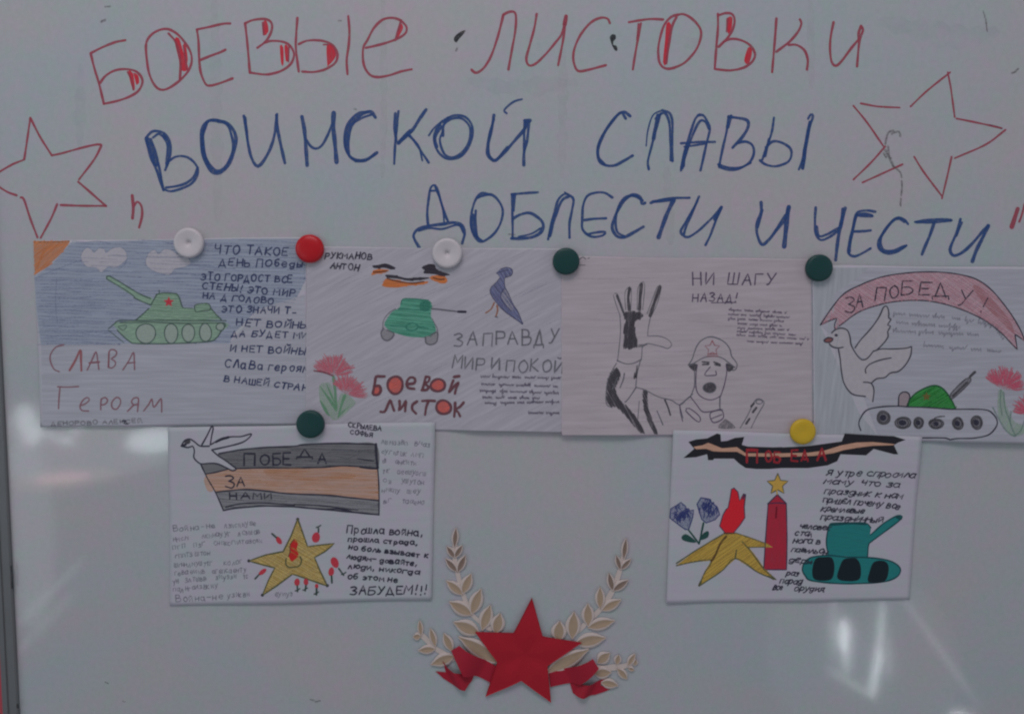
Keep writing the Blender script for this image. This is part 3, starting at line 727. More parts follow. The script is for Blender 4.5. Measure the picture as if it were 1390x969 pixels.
d.crayon(E1("580,245 640,240 680,228 720,238 770,265 740,280 680,265 600,268"), 4, 1.6, 1.5, BLKC); d.crayon(E1("590,285 640,275 715,282 680,305 600,315 575,322"), 5, 1.6, 1.5, OR2)
d.crayon(E1("690,355 780,365 900,385 1040,375 1000,400 880,410 760,425 670,415"), 5, 1.6, 1.5, OR2); d.crayon(E1("690,322 760,325 860,348 960,343 1050,345 1000,362 880,368 760,350 700,345"), 4, 1.6, 1.5, BLKC)
d.crayon(E1("1050,345 1110,325 1190,350 1180,390 1110,380"), 5, 1.6, 1.5, OR2); d.crayon(E1("985,260 1040,235 1090,240 1110,280 1215,320 1150,330 1080,315 1000,310 1010,285"), 4, 1.6, 1.5, BLKC)
for l in ["700,352 790,375 900,390 1000,378", "590,300 650,296 700,290", "1080,345 1130,360 1170,358"]: d.line(E1(l), 2.0, BRN)
for l in ["660,405 760,422 860,412", "575,322 600,312", "675,390 780,400 1000,390"]: d.line(E1(l), 1.4, OR2)
d.build('striped_ribbon')
GRN2 = ink('green_felt_pen', (0.15, 0.50, 0.35), 0.86, 0.14, 350, 6, 0.1); GRN2D = ink('dark_green_felt_pen', (0.06, 0.28, 0.21), 0.80, 0.15, 500)
tank = Draw(t)
tank.fill(E1("830,525 880,518 980,525 1040,530 1068,570 1060,630 1065,680 1092,730 1098,795 1040,828 900,832 770,800 715,772 678,735 700,680 750,618 795,600 812,560"), GRN2)
tank.hatch(E1("830,525 880,518 980,525 1040,530 1068,570 1060,630 1065,680 1092,730 1098,795 1040,828 900,832 770,800 715,772 678,735 700,680 750,618 795,600 812,560"), 6, 3.2, 1.8, ink("green_pencil_streak", (0.09, 0.38, 0.26), 0.5, 0.3, 500))
tank.fill([E1("%f,%f" % p)[0] for p in ellipse(1012, 578, 46, 46)], GRN2D)
tank.line([E1("%f,%f" % p)[0] for p in ellipse(905, 748, 48, 30)], 1.8, GRN2D, close=True)
for l, w_, m in [("815,560 830,522 900,517 1040,530", 1.5, GRN2D), ("790,600 1040,615", 1.6, GRN2D), ("730,740 850,745", 1.5, GRN2D), ("950,750 1040,760", 1.4, GRN2D), ("770,600 710,640 670,700 665,760", 1.2, PENC), ("1070,680 1090,720 1112,760 1115,800", 1.1, PENC), ("1065,598 1150,605 1272,622", 1.5, PENC)]: tank.line(E1(l), w_, m)
tank.line(E2("-30,618 100,632 220,643"), 1.6, PENC); tank.line(E2("220,644 292,645"), 3.0, PEN)
tk = tank.build('tank')
for l in ["670,760 650,800 665,845 700,862 740,840 755,800 700,775", "1015,830 1020,880 1055,895 1100,880 1115,840 1112,790 1060,815"]:
    d = Draw(t); d.fill(E1(l), ink("grey_wheel_wash", (0.40, 0.38, 0.40), 0.5, 0.1)); d.line(E1(l), 2.1, PENC); d.build('wheel', tk)
PIG = ink('slate_blue_pencil', (0.27, 0.29, 0.48), 0.80, 0.2, 500, 5, 0.9); PIGL = ink('pale_slate_pencil', (0.46, 0.45, 0.54), 0.8, 0.15, 500, 5, 0.9)
d = Draw(t)
d.fill(E2("580,280 620,245 680,230 725,250 722,295 660,325 660,410 690,470 740,580 780,650 830,760 740,700 640,625 570,545 525,470 530,420 580,370 615,330 600,300"), PIG)
d.hatch(E2("580,280 620,245 680,230 725,250 722,295 660,325 660,410 690,470 740,580 780,650 830,760 740,700 640,625 570,545 525,470 530,420 580,370 615,330 600,300"), 55, 2.2, 1.3, ink("slate_streak", (0.16, 0.17, 0.34), 0.5, 0.3, 600))
d.fill(E2("640,440 690,460 740,600 730,640 680,600 640,540 625,490"), PIGL)
for l in ["580,285 640,262 690,255", "620,245 680,228 728,250 722,300 660,325", "610,330 580,370 528,420 525,470 570,545 640,625 740,700 828,760", "828,760 780,640 740,580 690,470 660,410 655,335", "640,440 620,490 640,550 720,640", "560,400 620,470 650,430"]: d.line(E2(l), 1.2, ink('dark_slate_pencil', (0.10, 0.10, 0.19), 0.8, 0.2))
for l in ["560,560 530,620 480,655", "585,585 592,630 575,690"]: d.line(E2(l), 2.2, ink('rusty_pencil', (0.45, 0.2, 0.13), 0.85, 0.2))
d.line(E2("570,690 590,695"), 2.0, PENC)
d.build('pigeon')
PNK = ink('pink_red_pencil', (0.74, 0.20, 0.26), 0.76, 0.24, 700); GRNF = ink('leaf_green_pencil', (0.20, 0.42, 0.25), 0.80, 0.2, 500, 4, 1.2); GRNP = ink('pale_green_pencil', (0.46, 0.62, 0.48), 0.50, 0.25, 400, 4, 1.2)
def fan(c, cx, cy, R, a0, a1, n, w_, mat, under=None):
    d = Draw(t)
    if under:
        d.fill([c("%f,%f" % (cx, cy))[0]] * 2 + [c("%f,%f" % (cx + R * .85 * math.cos(a), cy - R * .85 * math.sin(a)))[0] for a in [a0 + (a1 - a0) * i / 10 for i in range(11)]], under)
    for i in range(n):
        a = a0 + (a1 - a0) * (i + random.uniform(.1, .9)) / n; r0, r1 = R * random.uniform(.12, .45), R * random.uniform(.8, 1.05)
        a2 = a + random.gauss(0, .08)
        d.line(c("%f,%f %f,%f %f,%f" % (cx + r0 * math.cos(a), cy - r0 * math.sin(a), cx + .6 * r1 * math.cos(a2), cy - .6 * r1 * math.sin(a2), cx + r1 * math.cos(a), cy - r1 * math.sin(a))), w_, mat, taper=.5)
    return d
PNKU = ink('pink_wash', (0.68, 0.38, 0.42), 0.38, 0.2, 500)
d = Draw(t)
d.fill(E3("155,470 215,445 260,470 300,640 330,560 380,540 470,620 400,700 330,760 270,770 220,690 160,600"), GRNP)
for P in ("155,470 230,560 300,650 300,700 220,580", "155,595 210,660 245,740 200,700", "470,620 400,670 330,740 350,700", "215,450 270,560 300,640 250,560", "265,395 290,395 305,540 312,680 295,680 280,520", "365,555 390,560 355,650 330,745 315,745 335,650"): d.fill(E3(P), GRNF)
lf = d.build('flower_stems')
for cx, cy, R, a0, a1 in ((272, 385, 200, 0.15, 2.75), (390, 548, 180, -0.2, 2.5)):
    d = fan(E3, cx, cy, R, a0, a1, 38, 1.7, PNK, PNKU)
    if cx < 300: d.line(E3("270,385 190,355 108,343"), 2.0, ink('dark_red_pencil', (0.30, 0.07, 0.10), 0.8, 0.2))
    d.build('flower_head')
DKR = ink('dark_brown_red_pencil', (0.21, 0.08, 0.10), 0.88, 0.14, 600); REF = ink('orange_red_pencil', (0.82, 0.17, 0.14), 0.82, 0.2, 500, 4, 0.4)
d = Draw(t)
for e in (ellipse(665, 520, 36, 38), ellipse(818, 470, 58, 68)): d.fill([E3("%f,%f" % p)[0] for p in e], REF)
for e in (ellipse(88, 500, 52, 44), ellipse(135, 680, 52, 48)): d.fill([E4("%f,%f" % p)[0] for p in e], REF)
for l in ["725,392 690,392 650,395 640,450 622,540", "632,480 680,475 692,515 670,550 630,552 622,530", "915,460 985,450 990,410 950,400 920,440 930,490 985,500", "1085,395 1072,450 1055,510", "1085,395 1120,400 1105,440 1070,450 1108,480 1095,508 1050,512", "690,700 725,700 750,650 775,600 790,640 808,690", "855,605 858,650 850,690 885,650 912,605 908,650 905,695", "1010,610 970,640 968,680 1000,715", "1055,606 1110,603 1165,606", "1108,610 1090,660 1080,725"]: d.line(E3(l), 3.6, DKR)
for e in (ellipse(818, 468, 64, 78),): d.line([E3("%f,%f" % p)[0] for p in e], 3.4, DKR, close=True)
for e in (ellipse(88, 500, 58, 50), ellipse(135, 680, 60, 56)): d.line([E4("%f,%f" % p)[0] for p in e], 3.4, DKR, close=True)
for l in ["215,460 195,510 178,560 220,510 258,478 240,520 228,568", "220,432 265,425", "230,642 228,700 222,755", "300,640 270,675 235,698 255,720 270,752"]: d.line(E4(l), 3.6, DKR)
d.build('title_lettering', None, 'dark red two-word title with filled letters')
d = Draw(t)
text(d, "ЗА ПРАВДУ", E4("230,182")[0], E4("1065,158")[0], 18, 2.0, PENC, slant=.08, space=1.5)
text(d, "МИР И ПОКОЙ", E4("195,362")[0], E4("1105,400")[0], 16.5, 2.0, PENC, slant=.05, space=2.5)
d.build('slogan_lettering', None, 'grey pencil slogan in two lines')
d = Draw(t)
for a, b in [("435,440", "1095,450"), ("440,500", "1070,520"), ("430,552", "1080,575"), ("450,608", "920,615"), ("470,655", "1080,645"), ("825,735", "1085,735")]: scribble(d, E4(a)[0], E4(b)[0], 5.4, 1.1, PENP)
d.build('verse_handwriting')
d = Draw(t); text(d, "РУКМАНОВ", E1("190,188")[0], E1("570,195")[0], 8.0, 1.7, PEN, slant=.2); text(d, "АНТОН", E1("230,268")[0], E1("462,288")[0], 7.5, 1.7, PEN, slant=.2); d.build('signature')

# ---- soldier with raised hand (top, third)
t = sheet('pencil drawing of a helmeted soldier holding up his open hand', [(762, 348), (1103, 352), (1103, 590), (762, 590)], 1.30, 0.35, 0.0, 0.0, (0.63, 0.555, 0.60), free=(-1e9, 895), lift=4.2)
F1, F2, F3 = Crop(760, 340, 940, 671), Crop(920, 350, 1110, 1390), Crop(900, 440, 1110, 1272)
CHAR = ink('charcoal_shading', (0.09, 0.085, 0.10), 0.74, 0.25, 450, 3, 1.4); CHARL = ink('light_charcoal', (0.24, 0.22, 0.25), 0.55, 0.28, 500, 3, 1.4)
d = Draw(t); d.fill(PX("763,349 1102,353 1102,589 763,589"), ROSE, curve=False)
for i in range(30):
    x, y = random.uniform(770, 1020), random.uniform(360, 580); L = random.uniform(30, 80); d.line([(x, y), (x + L * .5, y + 1), (x + L, y + random.uniform(-2, 2))], 1.2, ink('faint_rose_pencil_stroke', (0.46, 0.34, 0.42), 0.13, 0.12, 700), taper=.6)
d.build('pencil_toning')
arm = Draw(t)
for P, m in [("320,315 415,318 410,345 380,352 378,400 385,480 320,490 327,440 322,400 332,350", CHAR), ("375,478 420,473 445,476 400,490 325,493", CHARL), ("285,595 260,620 240,670 238,770 265,785 300,800 360,870 400,915 425,915 390,850 340,790 290,740 280,680 300,640 298,605", CHAR), ("420,715 440,715 445,790 470,860 492,925 468,915 440,850 424,800", CHAR), ("392,575 385,600 370,642 384,640", CHAR)]:
    arm.fill(F1(P), CHARL)
    if m is CHAR: arm.hatch(F1(P), 96 if P[0] == '3' else 62, 1.9, 2.7, CHAR, over=1.8)
for l, w_ in [("270,225 280,262 300,320 305,335", 1.1), ("275,218 290,220 305,260 320,310", 1.0), ("332,300 328,220 342,190 360,192 358,300", 1.0), ("390,300 393,200 410,163 428,172 418,300", 1.0), ("440,320 470,240 493,183 512,183 490,270 455,345", 1.1), ("303,330 306,400 300,480 290,560", 1.2), ("455,345 445,400 443,430", 1.2), ("443,432 500,433 545,450 564,475 545,495 510,485 440,470 415,490", 1.2), ("415,490 412,540 405,560", 1.2), ("288,555 330,572 370,570 412,550", 1.6), ("285,570 262,610 238,670 233,770 262,792", 1.5), ("405,560 390,620 382,690", 1.4), ("325,620 320,650 303,692", 1.8), ("385,690 345,748 328,765", 1.8), ("385,690 430,705 500,740 560,755 605,780 640,750 670,725", 1.5), ("530,755 545,790 557,830", 2.6), ("490,810 520,880", 1.6), ("605,790 620,845", 1.6), ("400,760 392,850", 1.1), ("290,640 265,700", 1.6)]: arm.line(F1(l), w_, PENC if w_ < 2 else CHAR)
for l, w_ in [("288,228 305,270 320,312", 3.2), ("352,192 345,240 350,300", 4.2), ("412,170 405,240 402,300", 4.2), ("505,185 478,260 455,330", 4.4)]: arm.line(F1(l), w_, CHAR)
arm.build('raised_arm')
sol = Draw(t)
sol.fill(F3("210,335 275,325 265,385 225,365"), CHAR); sol.fill(F3("515,318 580,355 545,390 520,375"), CHAR); sol.fill(F3("490,790 520,780 590,850 450,850"), CHARL)
for l, w_ in [("205,335 235,290 255,230 275,180 310,135 370,105 430,110 500,145 545,200 560,260 590,300 606,330 595,370 570,378", 1.7), ("205,335 250,320 300,290 350,268 420,262 480,275 530,310 588,355", 1.6), ("280,330 270,400 268,500 280,560 320,600 380,620 430,610 465,590", 1.3), ("520,330 520,400 500,500 470,590", 1.5), ("257,385 258,450 255,510 225,590", 1.7), ("265,510 275,550", 1.2), ("225,590 180,625 135,660", 1.7), ("225,597 270,655 320,715 390,715 470,695", 1.5), ("465,590 465,690 485,700", 1.8), ("135,660 140,720 158,795", 1.4), ("215,690 300,760 285,800 185,710 215,690", 1.5), ("385,730 475,705 490,770 410,805 385,730", 1.5), ("390,775 480,740", 1.4), ("385,350 345,400 345,420 400,420 435,415 430,385", 1.5)]: sol.line(F3(l), w_, PENP if w_ < 1.6 else PENC)
for l in ["320,308 375,312", "415,310 465,328"]: sol.line(F3(l), 2.0, CHAR)
for l in ["325,330 370,326", "425,330 465,338"]: sol.line(F3(l), 3.0, CHAR)
sol.build('soldier')
d = Draw(t); P = [F3("%f,%f" % p)[0] for p in ellipse(380, 520, 52, 42)]; d.fill(P, CHAR); d.line(P, 1.4, PENC, close=True); d.build('mouth')
d = Draw(t); P = [F3("%f,%f" % p)[0] for p in star_pts(402, 198, 64, 32)]; d.line(P + [P[0]], 1.4, REDT, curve=False); d.line(F3("365,245 440,243"), 1.4, REDT); d.line(F3("360,262 450,262"), 1.2, REDT); d.build('helmet_star')
d = Draw(t)
for l, w_ in [("630,850 690,750 750,630 790,612 825,635 820,665 770,750 720,850", 1.3)]: d.line(F3(l), w_, PENC)
for l in ["722,672 742,650", "735,720 762,685", "680,815 706,775"]: d.line(F3(l), 3.2, CHAR)
d.line([F3("%f,%f" % p)[0] for p in ellipse(787, 636, 26, 18)], 1.4, PENC, close=True)
d.build('gun_barrel')
d = Draw(t)
text(d, "НИ", F2("150,268")[0], F2("350,265")[0], 17, 2.0, PENP, jit=.2); text(d, "ШАГУ", F2("492,262")[0], F2("955,268")[0], 14.5, 2.0, PENP, slant=.12, jit=.25)
text(d, "НАЗАД!", F2("145,432")[0], F2("580,436")[0], 11, 1.9, PENP, slant=.1, jit=.25); d.line(F2("330,445 450,445 575,442"), 1.4, PENP)
d.build('title_lettering', None, 'violet grey slogan in capitals')
d = Draw(t)
for a, b in [("500,525", "1075,555"), ("495,570", "1150,605"), ("495,612", "1075,642"), ("585,662", "1030,685"), ("585,706", "1100,724"), ("580,740", "1160,775"), ("575,775", "1300,820"), ("680,838", "1230,862")]: scribble(d, F2(a)[0], F2(b)[0], 4.4, 0.95, PENP)
d.build('verse_handwriting')
d = Draw(t); d.line(PX("787,352 791,349 795,352"), 1.2, PENC); d.line(PX("787,360 794,360"), 1.3, PENC); d.line(PX("798,351 800,350"), 1.2, PENC); d.build('pen_mark')

# ---- dove and banner (top right)
t = sheet('drawing of a dove under a pink arched banner beside a small green tank', [(1100, 360), (1428, 363), (1430, 602), (1102, 594)], 1.85, 0.35, 0.0, 0.8, (0.60, 0.59, 0.64), free=(1258, 1e9), lift=3.2)
G1, G2, G3 = Crop(1090, 340, 1390, 1390), Crop(1090, 410, 1250, 1034), Crop(1150, 480, 1390, 1390)
PINK = ink('pink_pencil', (0.74, 0.48, 0.54), 0.74, 0.2, 400, 5, 0.6); BLSH = ink('pale_blue_pencil', (0.545, 0.575, 0.62), 0.88, 0.11, 260, 14, 1.5); PINKD = ink('deeper_pink_pencil', (0.60, 0.27, 0.30), 0.45, 0.3, 400, 7, -0.6)
DOVE = ink('rosy_white_pencil', (0.605, 0.565, 0.605), 0.93, 0.05, 200)
d = Draw(t)
d.fill(PX("1103,364 1180,363 1130,400 1112,440 1130,480 1165,560 1190,590 1106,590"), BLSH, curve=False)
d.fill(PX("1180,363 1425,366 1426,598 1250,596 1190,590 1150,480 1112,440 1130,400"), SKYF, curve=False)
for i in range(18):
    x = 1104 + random.uniform(0, 40); y = random.uniform(380, 540); d.line([(x, y), (x + random.uniform(-2, 3), y + 20), (x + random.uniform(-2, 6), y + random.uniform(30, 50))], 1.1, BLSH)
d.line(PX("1101,362 1102,450 1103,590"), 1.4, PENF)
d.build('pale_shading')
ban = Draw(t)
ban.fill(G1("105,468 105,468 170,370 250,275 350,220 480,170 620,145 780,135 940,145 1080,180 1180,250 1280,370 1350,480 1390,570 1390,570 1325,525 1325,525 1340,620 1340,620 1290,570 1230,510 1120,430 960,360 800,320 650,315 500,335 350,385 250,455 200,490 200,490 210,425 210,425"), PINK)
ban.fill(G1("1060,230 1120,240 1280,420 1320,520 1230,440 1140,350"), PINKD)
ban.hatch(G1("105,468 170,370 250,275 350,220 480,170 620,145 780,135 940,145 1080,180 1180,250 1280,370 1350,480 1390,570 1325,525 1340,620 1290,570 1230,510 1120,430 960,360 800,320 650,315 500,335 350,385 250,455 200,490 210,425"), 35, 3.4, 1.8, ink("rose_streak", (0.70, 0.36, 0.42), 0.34, 0.25, 600))
for l in ["105,468 170,370 250,275 350,220 480,170 620,145 780,135 940,145 1080,180 1180,250 1280,370 1350,480 1390,570", "1390,570 1325,525 1325,525 1340,622 1340,622 1290,570 1230,510 1120,430 960,360 800,320 650,315 500,335 350,385 250,455 215,480", "105,468 160,442 212,425 212,425 195,460 195,490"]: ban.line(G1(l), 1.7, PEN)
bo = ban.build('banner')
d = Draw(t)
for ch, x0, y0, x1, y1, ln in [('З', 258, 292, 318, 392, .1), ('А', 330, 272, 372, 356, .0), ('П', 448, 235, 508, 315, .2), ('О', 538, 222, 592, 300, .1), ('Б', 612, 194, 686, 278, .1), ('Е', 722, 200, 790, 280, .2), ('Д', 808, 206, 910, 290, .05), ('У', 970, 248, 1040, 345, .3), ('!', 1095, 300, 1130, 385, 1.0)]:
    a = G1("%f,%f" % (x0, y0))[0]; b = G1("%f,%f" % (x1, y1))[0]; boxglyph(d, ch, a[0], a[1], b[0], b[1], 1.9, PEN, ln)
d.build('lettering', bo)
dv = Draw(t)
dv.fill(G2("245,270 330,228 400,270 415,370 470,470 520,500 640,420 760,410 945,390 930,480 830,605 710,660 590,710 615,770 605,870 540,825 440,810 350,700 330,600 305,415 225,365"), DOVE)
dv.fill(G2("450,400 590,230 700,45 730,40 750,140 740,300 640,420 540,490"), DOVE)
for l in ["245,270 280,240 330,228 380,245 405,300 415,370 450,440 490,490 520,505 560,490 610,430", "225,365 250,390 300,402 345,395", "305,415 320,500 330,600 350,700 390,770 440,810 540,825", "450,400 500,330 590,230 660,130 700,45 730,40 745,90 745,140 765,150 735,200 760,210 735,260 740,300 700,360 640,420", "610,430 680,410 760,410 880,405 945,390", "945,400 935,470 890,550 830,605 760,620 710,660 640,670 590,710", "545,620 540,590 570,550 630,520 700,500 765,488", "525,700 590,710 615,770 605,870"]: dv.line(G2(l), 2.0, ink('grey_felt_pen', (0.10, 0.10, 0.13), 0.88, 0.12))
dv.fill([G2("%f,%f" % p)[0] for p in ellipse(285, 290, 15, 12)], PEN)
do = dv.build('dove')
d = Draw(t); P = G2("178,335 215,310 258,322 235,350 195,352"); d.fill(P, ink('brown_red_beak', (0.34, 0.13, 0.13), 0.85, 0.1)); d.line(P, 1.6, PEN, close=True); d.build('beak', do)
d = Draw(t)
for a, b in [("560,405", "890,430"), ("925,430", "1190,480"), ("1190,480", "1245,560"), ("575,462", "1000,495"), ("555,515", "1100,540"), ("745,605", "1240,645")]: scribble(d, G1(a)[0], G1(b)[0], 7.0, 1.2, PENF)
d.build('verse_handwriting')
tank = Draw(t)
GTUR = ink('bright_green_felt_pen', (0.06, 0.40, 0.09), 0.86, 0.16, 400, 5, 0.5); PENG = ink('dark_green_pen', (0.02, 0.12, 0.05), 0.9, 0.1)
tank.fill(G3("470,415 485,360 530,310 600,270 680,248 740,270 790,330 820,380 840,430 840,430 630,420"), GTUR)
tank.hatch(G3("470,415 485,360 530,310 600,270 680,248 740,270 790,330 820,380 840,430 630,420"), -30, 2.4, 1.5, ink("deep_green_streak", (0.03, 0.26, 0.05), 0.45, 0.3, 600))
tank.fill(G3("395,410 400,330 430,300 470,305 485,340 465,400 460,412"), ink('rosy_grey_wash', (0.50, 0.40, 0.42), 0.7, 0.15)); tank.fill(G3("805,310 925,195 960,215 820,350"), CHARL)
for l in ["100,600 85,550 100,500 150,440 260,415 400,410 470,415 630,420 800,432 1060,435 1130,470 1160,520 1150,570 1090,630 980,655 850,660 790,670 760,658 560,658", "395,410 400,330 430,300 470,305 485,340 465,400 460,412"]: tank.line(G3(l), 1.8, PEN)
tank.line(G3("470,415 485,360 530,310 600,270 680,248 740,270 790,330 820,380 840,430"), 2.0, PENG)
for l, w_ in [("805,310 925,195 960,215 820,350 805,310", 1.4), ("820,330 930,225", 3.0), ("955,178 995,142", 3.4)]: tank.line(G3(l), w_, CHAR)
tk = tank.build('tank')
for cx, cy, rx, ry in [(278, 500, 50, 52), (430, 540, 60, 45), (553, 540, 38, 42), (690, 548, 54, 38), (855, 543, 40, 46), (1000, 535, 44, 50)]:
    d = Draw(t); P = [G3("%f,%f" % p)[0] for p in ellipse(cx, cy, rx, ry)]
    d.fill(P, CHARL); d.line(P, 1.8, CHAR, close=True); d.fill([G3("%f,%f" % p)[0] for p in ellipse(cx - 4, cy, rx * .5, ry * .5)], PEN)
    d.line([G3("%f,%f" % p)[0] for p in ellipse(cx, cy, rx * .75, ry * .75)], 1.6, CHAR, close=True)
    if cx == 690: d.line(G3("640,545 690,497 755,488"), 1.6, CHAR)
    d.build('wheel', tk)
d = Draw(t); d.fill([G3("%f,%f" % p)[0] for p in star_pts(615, 335, 36, 17)], ink('brown_star', (0.22, 0.17, 0.05), 0.9, 0.1), curve=False); d.build('star', tk)
d = Draw(t)
d.fill(G3("1175,290 1215,290 1235,400 1290,520 1370,560 1400,600 1290,645 1230,600 1170,480"), GRNP)
for l in ["1195,285 1188,380 1200,480", "1130,420 1180,520 1230,600 1290,640", "1270,450 1262,540 1300,640", "1375,520 1340,600 1290,640", "1215,300 1225,420 1270,560", "1385,500 1385,600"]: d.line(G3(l), 2.0, ink('grey_green_pencil', (0.26, 0.38, 0.34), 0.5, 0.25))
d.build('flower_stems')
fan(G3, 1215, 275, 178, 0.0, 2.6, 44, 1.7, ink('crimson_pencil', (0.76, 0.15, 0.23), 0.78, 0.22), PNKU).build('flower_head')
fan(G3, 1425, 478, 165, 0.1, 3.0, 38, 1.7, ink('crimson_pencil', (0.76, 0.15, 0.23), 0.78, 0.22), PNKU).build('flower_head')

# ---- dove with striped flag (lower left)
t = sheet('drawing of a white dove and striped flag above a yellow star with tulips', [(229, 580), (591, 572), (586, 813), (231, 822)], 2.3, 0.6, 0.2, 1.2, (0.575, 0.575, 0.62), 0.9, low=0.25)
H1, H2, H3, H4 = Crop(220, 560, 400, 1163), Crop(220, 690, 400, 1246), Crop(330, 690, 480, 1118), Crop(450, 690, 600, 1118)
H5 = Crop(390, 560, 600, 1357)
GRST = ink('grey_pencil_stripe', (0.25, 0.25, 0.265), 0.86, 0.12, 420, 10, -0.03); GRSL = ink('light_grey_pencil_stripe', (0.35, 0.35, 0.375), 0.86, 0.12, 420, 10, -0.05); ORP = ink('pale_orange_pencil', (0.72, 0.47, 0.37), 0.80, 0.12, 300, 12, 0.03); ORD = ink('ochre_pencil', (0.74, 0.38, 0.18), 0.20, 0.16, 300, 12, 0.03)
fl = Draw(t)
fl.fill(H1("505,355 700,320 920,300 1163,290") + H5("150,275 400,265 560,265 780,275 795,485 640,470 480,460 300,478 65,482") + H1("900,480 660,485 600,440 500,375"), GRST)
fl.fill(H1("350,455 385,530 470,520 590,490 480,450"), GRST)
fl.fill(H1("385,535 385,535 600,490 660,485 900,480 1163,484") + H5("300,480 480,462 700,478 795,490 795,490 805,768 805,768 600,745 350,718 100,706") + H1("930,685 750,670 600,680 470,695 470,695"), ORP)
fl.fill(H1("370,590 395,555 450,660 440,690 400,680"), ORP)
fl.fill(H1("900,500 1163,500") + H5("200,500 500,520 600,560 350,600 50,590") + H1("1000,590"), ORD)
fl.fill(H1("470,695 470,695 600,680 750,670 930,685") + H5("0,706 350,720 600,747 805,768 805,768 810,890 810,890 600,865 350,845 60,822") + H1("900,815 700,825 540,855 540,855"), GRSL)
fl.hatch(H1("505,355 700,320 920,300 1163,290") + H5("150,275 400,265 560,265 780,275 795,485 640,470 480,460 300,478 65,482") + H1("900,480 660,485 600,440 500,375"), 1, 2.6, 1.3, ink("graphite_streak", (0.12, 0.12, 0.135), 0.26, 0.2, 700), curve=False)
fl.hatch(H1("385,535 385,535 600,490 660,485 900,480 1163,484") + H5("300,480 480,462 700,478 795,490 795,490 805,768 805,768 600,745 350,718 100,706") + H1("930,685 750,670 600,680 470,695 470,695"), 2, 3.6, 2.2, ORD, curve=False)
fl.hatch(H1("470,695 600,680 750,670 930,685") + H5("0,706 350,720 600,747 805,768 810,890 600,865 350,845 60,822") + H1("900,815 700,825 540,855"), 4, 2.8, 1.2, ink("graphite_streak", (0, 0, 0)), curve=False)
for P, w_ in [(H1("505,355 700,320 920,300 1163,290") + H5("150,275 400,265 560,265 780,275"), 2.0), (H5("780,272 785,380 795,480"), 3.4), (H5("795,480 803,600 806,760 805,890"), 1.8), (H1("660,485 900,480 1163,484") + H5("200,478 300,476 480,462 640,470 700,482 795,488"), 2.0), (H5("640,472 720,482 795,486"), 3.0), (H1("385,535 470,520 590,490"), 1.8), (H1("470,695 600,680 750,670 930,685") + H5("0,706 350,720 600,747 805,768"), 2.0), (H1("345,450 400,570 470,695 540,855"), 1.8), (H1("540,855 640,835 760,825 900,815 1163,822") + H5("200,835 350,848 600,872 805,893"), 2.2), (H1("560,825 700,795 900,790 1163,808"), 1.8), (H5("60,800 300,812 480,835 620,850"), 1.6), (H5("350,845 450,840 560,862"), 2.2), (H5("200,420 500,435 700,440"), 1.4), (H5("400,320 560,330 750,340"), 1.4), (H5("450,380 540,395 640,350"), 1.2), (H5("40,320 250,310"), 1.2), (H5("620,400 760,420"), 1.6)]: fl.line(P, w_, PEN if w_ >= 1.6 else PENC)
fo = fl.build('striped_flag')
d = Draw(t)
for ch, c, x0, y0, x1, y1 in [('П', H1, 725, 355, 818, 460), ('О', H1, 868, 365, 945, 452), ('Б', H1, 978, 352, 1045, 455), ('Е', H1, 1065, 348, 1130, 455), ('Д', H5, 90, 318, 225, 385), ('А', H5, 272, 352, 345, 440)]:
    a = c("%f,%f" % (x0, y0))[0]; b = c("%f,%f" % (x1, y1))[0]; boxglyph(d, ch, a[0], a[1], b[0], b[1], 2.5, PEN)
for ch, x0, y0, x1, y1 in [('З', 560, 548, 635, 658), ('А', 660, 562, 725, 642), ('Н', 595, 702, 655, 755), ('А', 695, 695, 770, 752), ('М', 800, 700, 875, 752), ('И', 900, 705, 960, 752)]:
    a = H1("%f,%f" % (x0, y0))[0]; b = H1("%f,%f" % (x1, y1))[0]; boxglyph(d, ch, a[0], a[1], b[0], b[1], 2.0, PEN)
d.build('lettering', fo)
d = Draw(t)
BODY = ink('white_paper_patch', (0.59, 0.59, 0.64), 0.95, 0.05)
d.fill(H1("200,240 250,228 290,250 340,285 430,290 445,322 500,375 650,490 620,505 570,480 490,445 350,445 320,430 285,390 290,330 235,300 190,285"), BODY); d.fill(H1("430,280 530,225 610,208 700,205 790,183 740,240 650,275 445,322"), BODY)
for l in ["175,288 205,242 250,228 290,250 340,288 420,290", "175,288 235,302 275,290 290,330 285,390 320,430 350,445 420,440 490,445 570,480 620,505 655,490 620,460 560,415 500,375 443,325", "355,280 400,200 440,120 455,130 440,210 430,275", "430,278 530,225 610,208 700,205 790,183 740,240 650,275 443,322"]: d.line(H1(l), 2.0, PEN)
d.line(H1("480,252 530,228 590,212"), 3.4, PEN); d.line(H1("180,288 215,275"), 3.0, PEN)
d.fill([H1("%f,%f" % p)[0] for p in ellipse(228, 250, 30, 22)], CHAR)
d.build('dove')
d = Draw(t); text(d, "СКРЫЛЕВА", H5("540,125")[0], H5("825,155")[0], 6.2, 1.5, PEN); text(d, "СОФЬЯ", H5("555,182")[0], H5("750,212")[0], 5.8, 1.5, PEN); d.build('signature')
d = Draw(t)
for a, b in [("830,270", "1050,285"), ("1120,280", "1250,295"), ("830,352", "1045,375"), ("1090,375", "1190,388"), ("840,435", "865,435"), ("950,445", "1130,452"), ("840,522", "890,525"), ("965,530", "1215,552"), ("840,608", "910,612"), ("1000,612", "1195,628"), ("835,690", "985,698"), ("1055,695", "1165,705"), ("845,790", "905,795"), ("1005,795", "1200,800")]: blurred_print(d, H5(a)[0], H5(b)[0], 5.4, 1.15, PENF)
d.build('faint_handwriting', None, 'faint pencil verse along the right edge')
d = Draw(t)
text(d, "Война-не", H2("110,215")[0], H2("500,182")[0], 8.5, 1.3, PENF)
